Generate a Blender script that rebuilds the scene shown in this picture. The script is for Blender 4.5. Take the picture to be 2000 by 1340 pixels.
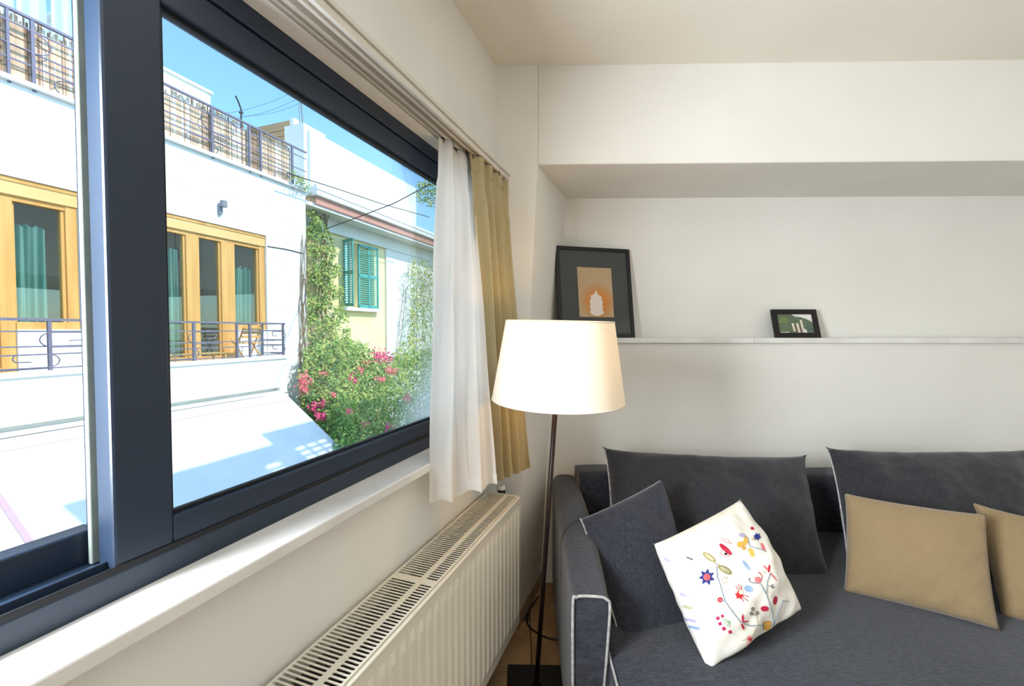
import bpy, bmesh, math, random
from mathutils import Vector, Matrix, Euler, noise
from mathutils.bvhtree import BVHTree
random.seed(7)
S = bpy.context.scene
for o in list(bpy.data.objects): bpy.data.objects.remove(o)
C = S.collection
R = math.radians
PI = math.pi

# ------------------------------------------------------------------ camera
F = 850.0                                    # focal length in pixels of a 2000x1340 frame
CAM = Vector((0, 0, 1.49))
cd = bpy.data.cameras.new('camera'); cam = bpy.data.objects.new('camera', cd); C.objects.link(cam)
cam.location = CAM
cam.rotation_euler = Euler((R(90 - 1.685), 0, R(1.2)))
cd.sensor_width = 36; cd.lens = F / 2000 * 36; cd.clip_start = 0.02; cd.clip_end = 500
S.camera = cam
CR = cam.rotation_euler.to_matrix()

# ------------------------------------------------------------------ frames of the room
TH = R(20.04 - 1.2)                          # the window wall is oblique to the back wall
U = Vector((math.sin(TH), math.cos(TH), 0))  # along the window wall, away from the camera
N = Vector((math.cos(TH), -math.sin(TH), 0)) # into the room
PW = 0.7985                                  # camera to window wall
ZV = Vector((0, 0, 1))
def W(s, d, z): return U * s + N * (d - PW) + ZV * z
def ray(px, py): return CR @ Vector(((px - 1000) / F, -(py - 670) / F, -1))
def on_wall(px, py, d):
    r = ray(px, py); t = (d - PW - CAM.dot(N)) / r.dot(N); p = CAM + r * t
    return p.dot(U), p.z
def on_y(px, py, y):
    r = ray(px, py); return CAM + r * ((y - CAM.y) / r.y)
def on_z(px, py, z):
    r = ray(px, py); return CAM + r * ((z - CAM.z) / r.z)
def sx(px, d, py=640): return on_wall(px, py, d)[0]

# ------------------------------------------------------------------ world, sun, exposure
SUNV = (N * 0.62 + U * 0.12 + ZV * 0.74).normalized()     # direction to the sun
w = bpy.data.worlds.new('world'); S.world = w; w.use_nodes = True
nt = w.node_tree; bg = nt.nodes['Background']
sky = nt.nodes.new('ShaderNodeTexSky'); sky.sky_type = 'NISHITA'; sky.sun_disc = False
sky.sun_elevation = math.asin(SUNV.z); sky.sun_rotation = math.atan2(SUNV.x, SUNV.y)
sky.ozone_density = 1.0; sky.dust_density = 0.6; sky.air_density = 1.0
tint = nt.nodes.new('ShaderNodeMix'); tint.data_type = 'RGBA'; tint.blend_type = 'MULTIPLY'
tint.inputs[0].default_value = 1; tint.inputs[7].default_value = (0.70, 1.0, 1.1, 1)
nt.links.new(sky.outputs[0], tint.inputs[6]); nt.links.new(tint.outputs[2], bg.inputs[0])
bg.inputs[1].default_value = 0.39
sl = bpy.data.lights.new('sun_offscreen', 'SUN'); sl.energy = 4.4; sl.angle = R(0.6); sl.color = (1, 0.965, 0.9)
so = bpy.data.objects.new('sun_offscreen', sl); C.objects.link(so)
so.rotation_euler = SUNV.to_track_quat('Z', 'Y').to_euler(); so.location = SUNV * 40
def area(name, loc, aim, sx_, sy_, power, col):
    l = bpy.data.lights.new(name, 'AREA'); l.shape = 'RECTANGLE'; l.size = sx_; l.size_y = sy_; l.energy = power; l.color = col
    o = bpy.data.objects.new(name, l); C.objects.link(o); o.location = loc
    o.rotation_euler = (Vector(aim) - Vector(loc)).to_track_quat('-Z', 'Y').to_euler(); return o
# daylight through the left leaf of the window in view, which runs on past the edge of the picture: the light stands in that opening, square to it
area('window_left_offscreen', W(-.26, -.2, 1.61), W(-.26, 1, 1.61), .94, .9, 165, (0.90, 0.96, 1.0))
S.view_settings.view_transform = 'Standard'; S.view_settings.look = 'None'
S.view_settings.exposure = 0.0; S.view_settings.gamma = 1; S.view_settings.use_curve_mapping = False

# ------------------------------------------------------------------ materials
def srgb(h):
    if isinstance(h, str):
        h = h.lstrip('#'); c = [int(h[i:i + 2], 16) / 255 for i in (0, 2, 4)]
    else: c = [v / 255 for v in h]
    return tuple([(v / 12.92 if v <= .04045 else ((v + .055) / 1.055) ** 2.4) for v in c]) + (1,)
def mat(name, col, col2=None, scale=8, rough=.6, metal=0, bump=0, bscale=None, stretch=(1, 1, 1), spec=.4, detail=4, contrast=(.35, .65), sheen=0):
    m = bpy.data.materials.new(name); m.use_nodes = True; t = m.node_tree; L = t.links
    b = t.nodes['Principled BSDF']
    b.inputs['Roughness'].default_value = rough; b.inputs['Metallic'].default_value = metal
    b.inputs['Specular IOR Level'].default_value = spec
    if sheen: b.inputs['Sheen Weight'].default_value = sheen
    c1 = srgb(col)
    tc = t.nodes.new('ShaderNodeTexCoord'); mp = t.nodes.new('ShaderNodeMapping'); mp.inputs['Scale'].default_value = stretch
    L.new(tc.outputs['Object'], mp.inputs[0])
    nz = t.nodes.new('ShaderNodeTexNoise'); nz.inputs['Scale'].default_value = scale; nz.inputs['Detail'].default_value = detail
    L.new(mp.outputs[0], nz.inputs[0])
    rp = t.nodes.new('ShaderNodeValToRGB'); rp.color_ramp.elements[0].position = contrast[0]; rp.color_ramp.elements[1].position = contrast[1]
    rp.color_ramp.elements[0].color = c1
    rp.color_ramp.elements[1].color = srgb(col2) if col2 else tuple(min(1, v * 1.06) for v in c1[:3]) + (1,)
    L.new(nz.outputs[0], rp.inputs[0]); L.new(rp.outputs[0], b.inputs['Base Color'])
    if bump:
        n2 = t.nodes.new('ShaderNodeTexNoise'); n2.inputs['Scale'].default_value = bscale or scale * 3; n2.inputs['Detail'].default_value = 5
        L.new(mp.outputs[0], n2.inputs[0])
        bp = t.nodes.new('ShaderNodeBump'); bp.inputs['Strength'].default_value = bump; bp.inputs['Distance'].default_value = .01
        L.new(n2.outputs[0], bp.inputs['Height']); L.new(bp.outputs[0], b.inputs['Normal'])
    return m
def weave(name, ca, cb, sc=420, uv=False):
    """heathered woven cloth: two crossed sets of stretched threads"""
    m = bpy.data.materials.new(name); m.use_nodes = True; t = m.node_tree; L = t.links; b = t.nodes['Principled BSDF']
    b.inputs['Roughness'].default_value = .95; b.inputs['Specular IOR Level'].default_value = .1
    b.inputs['Sheen Weight'].default_value = .25; b.inputs['Sheen Roughness'].default_value = .5
    tc = t.nodes.new('ShaderNodeTexCoord'); outs = []
    for st in (((sc, sc * .07, 1), (sc * .07, sc, 1), (sc * .5, sc * .5, 1)) if uv else ((sc, sc * .09, sc), (sc * .09, sc * .5, sc * .12), (sc * .1, sc, sc))):
        mp = t.nodes.new('ShaderNodeMapping'); mp.inputs['Scale'].default_value = st
        L.new(tc.outputs['UV' if uv else 'Object'], mp.inputs[0])
        nz = t.nodes.new('ShaderNodeTexNoise'); nz.inputs['Scale'].default_value = 1; nz.inputs['Detail'].default_value = 2
        L.new(mp.outputs[0], nz.inputs[0]); outs.append(nz)
    a = t.nodes.new('ShaderNodeMath'); a.operation = 'ADD'; L.new(outs[0].outputs[0], a.inputs[0]); L.new(outs[1].outputs[0], a.inputs[1])
    a2 = t.nodes.new('ShaderNodeMath'); a2.operation = 'ADD'; L.new(a.outputs[0], a2.inputs[0]); L.new(outs[2].outputs[0], a2.inputs[1])
    mr = t.nodes.new('ShaderNodeMapRange'); mr.inputs[1].default_value = 1.15; mr.inputs[2].default_value = 1.85
    L.new(a2.outputs[0], mr.inputs[0])
    mx = t.nodes.new('ShaderNodeMix'); mx.data_type = 'RGBA'; mx.inputs[6].default_value = srgb(ca); mx.inputs[7].default_value = srgb(cb)
    L.new(mr.outputs[0], mx.inputs[0]); L.new(mx.outputs[2], b.inputs['Base Color'])
    bp = t.nodes.new('ShaderNodeBump'); bp.inputs['Strength'].default_value = .25; bp.inputs['Distance'].default_value = .004
    L.new(a2.outputs[0], bp.inputs['Height']); L.new(bp.outputs[0], b.inputs['Normal'])
    return m
def translucent(name, col, k=.5, clear=0.0, col2=None):
    m = bpy.data.materials.new(name); m.use_nodes = True; t = m.node_tree; L = t.links
    t.nodes.remove(t.nodes['Principled BSDF']); out = t.nodes['Material Output']
    tc = t.nodes.new('ShaderNodeTexCoord'); mp = t.nodes.new('ShaderNodeMapping'); mp.inputs['Scale'].default_value = (300, 300, 25)
    nz = t.nodes.new('ShaderNodeTexNoise'); nz.inputs['Scale'].default_value = 1; L.new(tc.outputs['Object'], mp.inputs[0]); L.new(mp.outputs[0], nz.inputs[0])
    mx = t.nodes.new('ShaderNodeMix'); mx.data_type = 'RGBA'; c = srgb(col); mx.inputs[6].default_value = c
    mx.inputs[7].default_value = srgb(col2) if col2 else tuple(v * .93 for v in c[:3]) + (1,)
    L.new(nz.outputs[0], mx.inputs[0])
    d = t.nodes.new('ShaderNodeBsdfDiffuse'); tr = t.nodes.new('ShaderNodeBsdfTranslucent'); s = t.nodes.new('ShaderNodeMixShader')
    s.inputs[0].default_value = k
    L.new(mx.outputs[2], d.inputs[0])
    L.new(mx.outputs[2], tr.inputs[0])
    L.new(d.outputs[0], s.inputs[1]); L.new(tr.outputs[0], s.inputs[2])
    if clear:
        tp = t.nodes.new('ShaderNodeBsdfTransparent'); s2 = t.nodes.new('ShaderNodeMixShader'); s2.inputs[0].default_value = clear
        L.new(s.outputs[0], s2.inputs[1]); L.new(tp.outputs[0], s2.inputs[2]); s = s2
    L.new(s.outputs[0], out.inputs[0]); return m
def glass(name, col=(1, 1, 1, 1), refl=.06, dirt=0.0, dirt_axis=None):
    m = bpy.data.materials.new(name); m.use_nodes = True; t = m.node_tree; L = t.links
    t.nodes.remove(t.nodes['Principled BSDF']); out = t.nodes['Material Output']
    tp = t.nodes.new('ShaderNodeBsdfTransparent'); tp.inputs[0].default_value = col
    gl = t.nodes.new('ShaderNodeBsdfGlossy'); gl.inputs['Roughness'].default_value = .01
    lw = t.nodes.new('ShaderNodeLayerWeight'); lw.inputs[0].default_value = .15
    mu = t.nodes.new('ShaderNodeMath'); mu.operation = 'MULTIPLY_ADD'; mu.inputs[1].default_value = .5; mu.inputs[2].default_value = refl
    L.new(lw.outputs['Fresnel'], mu.inputs[0]); mu.use_clamp = True
    s = t.nodes.new('ShaderNodeMixShader'); L.new(mu.outputs[0], s.inputs[0]); L.new(tp.outputs[0], s.inputs[1]); L.new(gl.outputs[0], s.inputs[2])
    if dirt:
        tc = t.nodes.new('ShaderNodeTexCoord'); nz = t.nodes.new('ShaderNodeTexNoise'); nz.inputs['Scale'].default_value = 5; nz.inputs['Detail'].default_value = 8
        L.new(tc.outputs['Object'], nz.inputs[0])
        sep = t.nodes.new('ShaderNodeVectorMath'); sep.operation = 'DOT_PRODUCT'; sep.inputs[1].default_value = dirt_axis[0]
        L.new(tc.outputs['Object'], sep.inputs[0])
        mr = t.nodes.new('ShaderNodeMapRange'); mr.interpolation_type = 'SMOOTHSTEP'
        mr.inputs[1].default_value = dirt_axis[1]; mr.inputs[2].default_value = dirt_axis[2]; mr.inputs[3].default_value = 0; mr.inputs[4].default_value = dirt
        L.new(sep.outputs['Value'], mr.inputs[0])
        mm = t.nodes.new('ShaderNodeMath'); mm.operation = 'MULTIPLY'; L.new(nz.outputs[0], mm.inputs[0]); L.new(mr.outputs[0], mm.inputs[1])
        df = t.nodes.new('ShaderNodeBsdfTranslucent'); df.inputs[0].default_value = (.9, .95, .97, 1)
        s2 = t.nodes.new('ShaderNodeMixShader'); L.new(mm.outputs[0], s2.inputs[0]); L.new(s.outputs[0], s2.inputs[1]); L.new(df.outputs[0], s2.inputs[2]); s = s2
    L.new(s.outputs[0], out.inputs[0]); return m
def facade_mat(name, col, rows=4.0, strength=.5):
    m = mat(name, col, None, 2, .85, bump=0); t = m.node_tree; L = t.links; b = t.nodes['Principled BSDF']
    tc = t.nodes.new('ShaderNodeTexCoord'); mp = t.nodes.new('ShaderNodeMapping'); mp.inputs['Scale'].default_value = (1.2, 1.2, rows * 2.6)
    L.new(tc.outputs['Object'], mp.inputs[0]); n = t.nodes.new('ShaderNodeTexNoise'); n.inputs['Scale'].default_value = 1.6; n.inputs['Detail'].default_value = 6
    L.new(mp.outputs[0], n.inputs[0]); bp = t.nodes.new('ShaderNodeBump'); bp.inputs['Strength'].default_value = strength; bp.inputs['Distance'].default_value = .03
    L.new(n.outputs[0], bp.inputs['Height']); L.new(bp.outputs[0], b.inputs['Normal']); return m
M = {}
M['plaster'] = mat('wall plaster', (229, 226, 220), (233, 231, 225), 2.2, .9, bump=.06, bscale=60, spec=.2)
M['ceiling'] = mat('ceiling paint', (232, 226, 215), (236, 231, 221), 1.5, .92, bump=.04, bscale=50, spec=.2)
M['floor'] = mat('stone floor', (142, 112, 82), (176, 146, 110), 5, .35, bump=.03)
M['grout'] = mat('floor grout', (92, 76, 60), None, 20, .9)
M['base'] = mat('baseboard tile', (150, 128, 104), (172, 152, 128), 9, .5)
M['navy'] = mat('dark window aluminium', (30, 42, 60), (34, 47, 66), 3, .38, bump=.02, bscale=120, spec=.45)
M['gasket'] = mat('rubber gasket', (14, 15, 20), None, 30, .6)
M['strip'] = mat('bare aluminium edge', (168, 182, 174), (190, 198, 188), 14, .25, metal=.35)
M['marble'] = mat('white marble', (216, 214, 210), (232, 231, 228), 5, .28, bump=.02, bscale=30, detail=8)
M['glass'] = glass('window glass', (.97, .99, .985, 1), .02, 1.3, ((U * .8 + ZV * -.75)[:], -.02, .55))
M['glass_clear'] = glass('clear glass', (.97, .99, .985, 1), .02)
M['glass_dark'] = glass('picture glass', (1, 1, 1, 1), .015)
M['glass_out'] = glass('door glass', (.93, .96, .95, 1), .05)
M['rail'] = mat('white enamel rail', (205, 201, 193), (214, 210, 202), 6, .35, metal=.3)
M['groove'] = mat('dark plastic glider', (62, 58, 54), None, 10, .7)
M['sheer'] = translucent('white linen voile', (250, 247, 243), .42, .03)
M['hem'] = translucent('voile hem', (240, 240, 243), .3)
M['beige'] = translucent('beige cotton curtain', (196, 184, 148), .22, 0, (182, 168, 130))
M['shade'] = translucent('cream lampshade cloth', (244, 238, 226), .2)
M['black'] = mat('black lacquered steel', (16, 15, 16), (22, 20, 21), 6, .42, bump=.02)
M['pole'] = mat('dark bronze pole', (36, 27, 26), (48, 36, 34), 6, .35, metal=.5)
M['brass'] = mat('lamp socket', (180, 150, 90), None, 9, .4, metal=.8)
M['rad'] = mat('radiator enamel', (220, 216, 202), (226, 222, 210), 3, .35, bump=.01)
M['fin'] = mat('convector fins', (150, 147, 140), (120, 116, 112), 8, .5, metal=.4)
M['denim'] = weave('charcoal blue weave', (32, 35, 45), (62, 64, 73))
M['denim2'] = weave('slate weave', (34, 35, 40), (60, 60, 64), 380, True)
M['denim_uv'] = weave('charcoal blue weave on cushion', (32, 35, 45), (62, 64, 73), 400, True)
M['tan'] = weave('tan linen', (137, 117, 87), (150, 129, 97), 460, True)
M['pipe'] = mat('grey white piping', (186, 184, 182), (150, 148, 150), 60, .9)
M['cotton'] = mat('white cotton', (236, 232, 222), (242, 239, 232), 30, .9, bump=.45, bscale=16, spec=.1)
M['frame'] = mat('black picture frame', (14, 16, 24), (20, 22, 30), 7, .3)
M['frame2'] = mat('black small frame', (16, 13, 18), (22, 18, 24), 7, .45)
M['passe'] = mat('charcoal mount', (58, 60, 60), (64, 66, 66), 40, .8)
for k, c in dict(navyblue=(38, 52, 130), crimson=(190, 34, 66), pink=(222, 120, 122), magenta=(186, 28, 92), olive=(158, 148, 86), mustard=(226, 180, 84),
                 greyblue=(134, 150, 166), paleblue=(150, 176, 212), orange=(218, 160, 72), lilac=(186, 178, 214), ink=(40, 36, 40), red=(200, 48, 48),
                 sage=(150, 190, 150), cream=(238, 228, 200), sand=(196, 188, 160)).items():
    M[k] = mat(k + ' thread', c, None, 200, .85, bump=.2, bscale=500)
M['white_wall'] = facade_mat('white render', (232, 230, 226), 5, .55)
M['white_plain'] = mat('plain white render', (236, 234, 230), (228, 226, 222), 1.5, .9, bump=.1, bscale=25)
M['yellow_wall'] = mat('pale yellow render', (240, 222, 166), (244, 228, 178), 1.2, .9, bump=.1, bscale=25)
M['redband'] = mat('terracotta eave band', (198, 140, 124), (206, 152, 136), 3, .85)
M['wood'] = mat('orange pine', (222, 172, 102), (204, 150, 80), 6, .45, stretch=(1, 1, .12), bump=.04)
M['woodbox'] = mat('light pine shutter box', (230, 194, 132), (222, 182, 118), 4, .5, stretch=(.3, .3, 1))
M['teal'] = mat('teal shutter paint', (70, 158, 150), (84, 170, 160), 5, .55)
M['tealcloth'] = translucent('mint curtain', (150, 196, 182), .3, 0, (130, 180, 166))
M['iron'] = mat('grey violet painted iron', (112, 108, 126), (126, 122, 138), 6, .5, metal=.2)
M['reed'] = mat('reed', (206, 172, 142), (228, 200, 172), 30, .85, stretch=(1, 1, .05))
M['reed2'] = mat('dark reed', (150, 118, 96), (176, 142, 116), 30, .85, stretch=(1, 1, .05))
M['reed3'] = mat('pale reed', (236, 222, 204), (244, 232, 218), 30, .85, stretch=(1, 1, .05))
M['awning'] = mat('white awning canvas', (226, 226, 230), (220, 220, 225), 2, .9, bump=.04, bscale=90)
M['seam'] = mat('mauve awning seam', (176, 150, 160), None, 10, .8)
M['room_dark'] = mat('far room plaster', (222, 216, 206), (216, 210, 200), 2, .9)
M['tanwood'] = mat('tan slats', (206, 164, 122), (192, 148, 106), 6, .7, stretch=(.2, .2, 1))
M['asphalt'] = mat('street asphalt', (128, 126, 124), (146, 144, 140), 5, .9, bump=.2)
M['leaf'] = mat('green leaf', (82, 124, 52), (138, 168, 84), 3.5, .6, spec=.3)
M['leaf2'] = mat('dark green leaf', (58, 98, 58), (112, 150, 88), 3, .6, spec=.3)
M['leaf3'] = mat('yellow green leaf', (150, 160, 72), (176, 186, 100), 4, .6)
M['bract'] = mat('bougainvillea bract', (222, 40, 130), (236, 84, 130), 9, .6)
M['bract2'] = mat('coral bract', (224, 84, 104), (238, 130, 130), 9, .6)
M['stem'] = mat('vine stem', (120, 98, 74), (150, 130, 104), 12, .9)
M['cable'] = mat('black cable', (50, 50, 56), None, 9, .7)
M['greybox'] = mat('grey lamp housing', (126, 128, 136), (140, 142, 150), 6, .5)
M['whiteplastic'] = mat('white plastic', (224, 221, 212), None, 8, .4)

# ------------------------------------------------------------------ mesh helpers
WPOS = {}
def wpos(o): return WPOS.get(o.name, Vector((0, 0, 0)))
class MB:
    def __init__(s): s.v = []; s.f = []
    def add(s, vs, fs):
        k = len(s.v); s.v += [Vector(p) for p in vs]; s.f += [[i + k for i in f] for f in fs]; return s
    def box(s, o, a, b, c):
        """corner o and three edge vectors"""
        o, a, b, c = map(Vector, (o, a, b, c))
        if a.cross(b).dot(c) < 0: a, b = b, a
        vs = [o, o + a, o + a + b, o + b, o + c, o + a + c, o + a + b + c, o + b + c]
        return s.add(vs, [(0, 3, 2, 1), (4, 5, 6, 7), (0, 1, 5, 4), (1, 2, 6, 5), (2, 3, 7, 6), (3, 0, 4, 7)])
    def wbox(s, s0, s1, d0, d1, z0, z1): return s.box(W(s0, d0, z0), U * (s1 - s0), N * (d1 - d0), ZV * (z1 - z0))
    def abox(s, x0, x1, y0, y1, z0, z1): return s.box((x0, y0, z0), (x1 - x0, 0, 0), (0, y1 - y0, 0), (0, 0, z1 - z0))
    def tube(s, pts, r, n=8, cap=True, r2=None):
        pts = [Vector(p) for p in pts]; m = len(pts); k0 = len(s.v); t0 = None
        for i, p in enumerate(pts):
            t = (pts[min(i + 1, m - 1)] - pts[max(i - 1, 0)]).normalized()
            if t0 is None:
                a = t.orthogonal().normalized()
            else:
                a = (a - t * a.dot(t)).normalized() if (a - t * a.dot(t)).length > 1e-6 else t.orthogonal().normalized()
            t0 = t; b = t.cross(a); rr = r if r2 is None else r + (r2 - r) * i / max(1, m - 1)
            for j in range(n):
                an = 2 * PI * j / n; s.v.append(p + (a * math.cos(an) + b * math.sin(an)) * rr)
        for i in range(m - 1):
            for j in range(n):
                j2 = (j + 1) % n; s.f.append([k0 + i * n + j, k0 + i * n + j2, k0 + (i + 1) * n + j2, k0 + (i + 1) * n + j])
        if cap:
            s.f.append([k0 + j for j in reversed(range(n))]); s.f.append([k0 + (m - 1) * n + j for j in range(n)])
        return s
    def grid(s, fn, nu, nv):
        k0 = len(s.v)
        for j in range(nv + 1):
            for i in range(nu + 1): s.v.append(Vector(fn(i / nu, j / nv)))
        for j in range(nv):
            for i in range(nu):
                a = k0 + j * (nu + 1) + i; s.f.append([a, a + 1, a + nu + 2, a + nu + 1])
        return s
    def loft(s, rings, cap=True):
        n = len(rings[0]); k0 = len(s.v)
        for r_ in rings: s.v += [Vector(p) for p in r_]
        for i in range(len(rings) - 1):
            for j in range(n):
                j2 = (j + 1) % n; s.f.append([k0 + i * n + j, k0 + i * n + j2, k0 + (i + 1) * n + j2, k0 + (i + 1) * n + j])
        if cap:
            s.f.append([k0 + j for j in reversed(range(n))]); s.f.append([k0 + (len(rings) - 1) * n + j for j in range(n)])
        return s
    def build(s, name, m, parent=None, smooth=False, bevel=0, solid=0, recalc=True, seg=2):
        lo = Vector([min(v[i] for v in s.v) for i in range(3)]); hi = Vector([max(v[i] for v in s.v) for i in range(3)])
        org = Vector(((lo.x + hi.x) / 2, (lo.y + hi.y) / 2, lo.z))
        me = bpy.data.meshes.new(name); me.from_pydata([tuple(v - org) for v in s.v], [], s.f)
        if recalc:
            bm = bmesh.new(); bm.from_mesh(me); bmesh.ops.recalc_face_normals(bm, faces=bm.faces); bm.to_mesh(me); bm.free()
        me.materials.append(M[m] if isinstance(m, str) else m)
        if smooth: me.polygons.foreach_set('use_smooth', [True] * len(me.polygons))
        o = bpy.data.objects.new(name, me); C.objects.link(o)
        o.location = org
        if parent: o.parent = parent; o.location = org - wpos(parent)
        WPOS[o.name] = org
        if bevel:
            b = o.modifiers.new('bevel', 'BEVEL'); b.width = bevel; b.segments = seg; b.limit_method = 'ANGLE'; b.angle_limit = R(40); b.harden_normals = False
        if solid:
            q = o.modifiers.new('solid', 'SOLIDIFY'); q.thickness = solid; q.offset = 0
        return o
def tag(o, label, cat, group=None):
    o['label'] = label; o['category'] = cat
    if group: o['group'] = group
    return o
def struct(o): o['kind'] = 'structure'; return o
def empty(name, loc, label=None, cat=None, group=None):
    o = bpy.data.objects.new(name, None); C.objects.link(o); o.location = loc; o.empty_display_size = .1
    WPOS[o.name] = Vector(loc)
    if label: tag(o, label, cat, group)
    return o
def lerp(a, b, t): return a + (b - a) * t
def holes_wall(mb, s0, s1, z0, z1, d0, d1, holes):
    ss = sorted({s0, s1, *[h[i] for h in holes for i in (0, 1)]}); zs = sorted({z0, z1, *[h[i] for h in holes for i in (2, 3)]})
    ss = [v for v in ss if s0 <= v <= s1]; zs = [v for v in zs if z0 <= v <= z1]
    for a, b in zip(ss, ss[1:]):
        run = None
        for c, e in zip(zs, zs[1:]):
            ins = any(h[0] < (a + b) / 2 < h[1] and h[2] < (c + e) / 2 < h[3] for h in holes)
            if ins:
                if run: mb.wbox(a, b, d0, d1, run[0], run[1]); run = None
            else: run = (run[0], e) if run else (c, e)
        if run: mb.wbox(a, b, d0, d1, run[0], run[1])
    return mb

# ------------------------------------------------------------------ room shell
HC = 2.75; SOF = 2.285; WT = 2.18; WB = 1.05
s_c, _ = on_wall(968, 400, 0); CORNER = W(s_c, 0, 0); YP = CORNER.y
P1t = on_y(1050, 326, YP).x                           # niche edge at the beam
P1b = on_y(1006, 1250, YP).x                          # the old plaster edge leans: further left at the floor
YN = YP + 0.55                                        # niche back
dxn = (YN - YP) * U.x / U.y
XR, YR = 3.45, -2.85
S0 = -3.55; s_w1 = sx(932, -.05); s_w0 = -0.78
mb = MB(); holes_wall(mb, S0, s_c + .25, -.12, HC + .1, -.25, 0, [(s_w0, s_w1, WB - .02, WT)])
struct(mb.build('wall_left', 'plaster'))
mb = MB(); px_l = CORNER.x - .1
def pil(z):
    t = z / SOF; x = lerp(P1b, P1t, t) if z <= SOF else P1t
    return [Vector((px_l - .02, YP, z)), Vector((x, YP, z)), Vector((x + dxn + .08, YN + .22, z)), Vector((px_l - .02, YN + .22, z))]
mb.loft([pil(-.12), pil(SOF), pil(HC + .05)])
struct(mb.build('wall_corner', 'plaster'))
mb = MB(); mb.abox(P1b - .1, XR + .2, YN, YN + .2, -.12, HC + .1); struct(mb.build('wall_back', 'plaster'))
mb = MB(); mb.abox(P1t + .0015, XR + .1, YP + .0025, YN + .01, SOF, HC + .05); struct(mb.build('trim_1', 'plaster', bevel=.006))
YL = YN - .13                                         # lower half of the niche wall comes forward under the ledge
mb = MB(); mb.abox(P1b, XR + .1, YL, YN + .01, -.1, 1.416); struct(mb.build('wall_back_lower', 'plaster'))
mb = MB(); mb.abox(XR, XR + .2, YR - .2, YN + .2, -.12, HC + .1); struct(mb.build('wall_right', 'plaster'))
xl = W(S0 + .2, 0, 0).x
struct(MB().abox(-1.95, XR + .2, YR - .2, YR, -.12, HC + .1).build('wall_rear', 'plaster'))
# floor: tiles one by one in the strip one can see, bedding below
def plan(z):
    q = W(S0, -.2, z); r_ = W(s_c + .2, -.2, z); k = (YR - .2 - q.y) / U.y
    return [q + U * k, r_, Vector((r_.x, YN + .2, z)), Vector((XR + .2, YN + .2, z)), Vector((XR + .2, YR - .2, z))]
flo = struct(MB().loft([plan(-.14), plan(-.012)]).build('floor', 'grout'))
tm = None
for i in range(-4, 10):
    for j in range(-5, 5):
        x0, y0 = .05 + i * .33, 1.2 + j * .33
        dd = [Vector((x, y, 0)).dot(N) + PW for x in (x0, x0 + .325) for y in (y0, y0 + .325)]
        if max(dd) < .01 or min(dd) < -.24: continue
        if tm is None:
            t_ = MB().abox(x0, x0 + .325, y0, y0 + .325, -.013, 0).build('tile', 'floor', flo, bevel=.002); tm = t_
        else:
            t_ = tm.copy(); C.objects.link(t_); t_.parent = flo
            t_.location = Vector((x0 + .1625, y0 + .1625, -.013)) - wpos(flo)
struct(MB().loft([plan(HC), plan(HC + .15)]).build('ceiling', 'ceiling'))
# baseboards
struct(MB().wbox(S0 + .3, s_c, 0, .012, 0, .075).build('baseboard_left', 'base'))
mb = MB(); a = Vector((P1b, YP, 0)); mb.box(a, Vector((dxn, YN - YP, 0)) * .76, N * .012, ZV * .075); mb.box(Vector((CORNER.x, YP, 0)), (P1b - CORNER.x + .01, 0, 0), (0, -.012, 0), ZV * .075)
struct(mb.build('baseboard_corner', 'base'))
# marble ledge of the niche, in lengths butted end to end
led = struct(empty('trim_2', (1.8, YL, 1.416)))
xs = [P1t - .02, on_y(1470, 660, YL).x, on_y(1880, 660, YL).x, XR]
for a, b in zip(xs, xs[1:]):
    MB().abox(a, b - .0015, YL - .022, YN + .005, 1.416, 1.446).build('ledge_slab', 'marble', led, bevel=.003)

# ------------------------------------------------------------------ window
win = struct(empty('window_1', W((s_w0 + s_w1) / 2, -.12, WB)))
DF, DB = -.05, -.155
sp0, sp1 = sx(214, -.05), sx(338, -.05)               # meeting stile, seen face on
def bar(name, s0, s1, d0, d1, z0, z1, par, m='navy', bev=.003): return MB().wbox(s0, s1, d0, d1, z0, z1).build(name, m, par, bevel=bev)
bar('frame_head', s_w0, s_w1, DB - .02, DF, WT - .045, WT + .002, win)
bar('frame_foot', s_w0, s_w1, DB - .02, DF, WB - .01, WB + .042, win)
bar('frame_jamb', s_w1 - .045, s_w1 + .002, DB - .02, DF, WB, WT, win)
bar('frame_jamb', s_w0 - .002, s_w0 + .045, DB - .02, DF, WB, WT, win)
def sash(s0, s1, d0, d1, lw, rw, gl, extra):
    r = MB().wbox(s0 + lw - .001, s1 - rw + .001, d0, d1, WB + .044, WB + .1).build('sash', 'navy', win, bevel=.005)
    bar('top_rail', s0 + lw - .001, s1 - rw + .001, d0, d1, WT - .11, WT - .047, r, bev=.005)
    bar('stile', s0, s0 + lw, d0, d1, WB + .044, WT - .047, r, bev=.005)
    bar('stile', s1 - rw, s1, d0, d1, WB + .044, WT - .047, r, bev=.005)
    dm = (d0 + d1) / 2
    MB().wbox(s0 + lw - .01, s1 - rw + .01, dm - .002, dm + .002, WB + .09, WT - .1).build('glass_pane', gl, r)
    # glazing beads
    for (a, b, c, e) in ((s0 + lw, s1 - rw, WB + .099, WB + .106), (s0 + lw, s1 - rw, WT - .117, WT - .109), (s0 + lw - .001, s0 + lw + .008, WB + .1, WT - .11), (s1 - rw - .008, s1 - rw + .001, WB + .1, WT - .11)):
        bar('glazing_bead', a, b, dm - .001, d1 - .012, c, e, r, 'gasket', .001)
    return r
r1 = sash(sp0, s_w1 - .04, DF - .048, DF - .004, sp1 - sp0 - .004, .075, 'glass', True)
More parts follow.
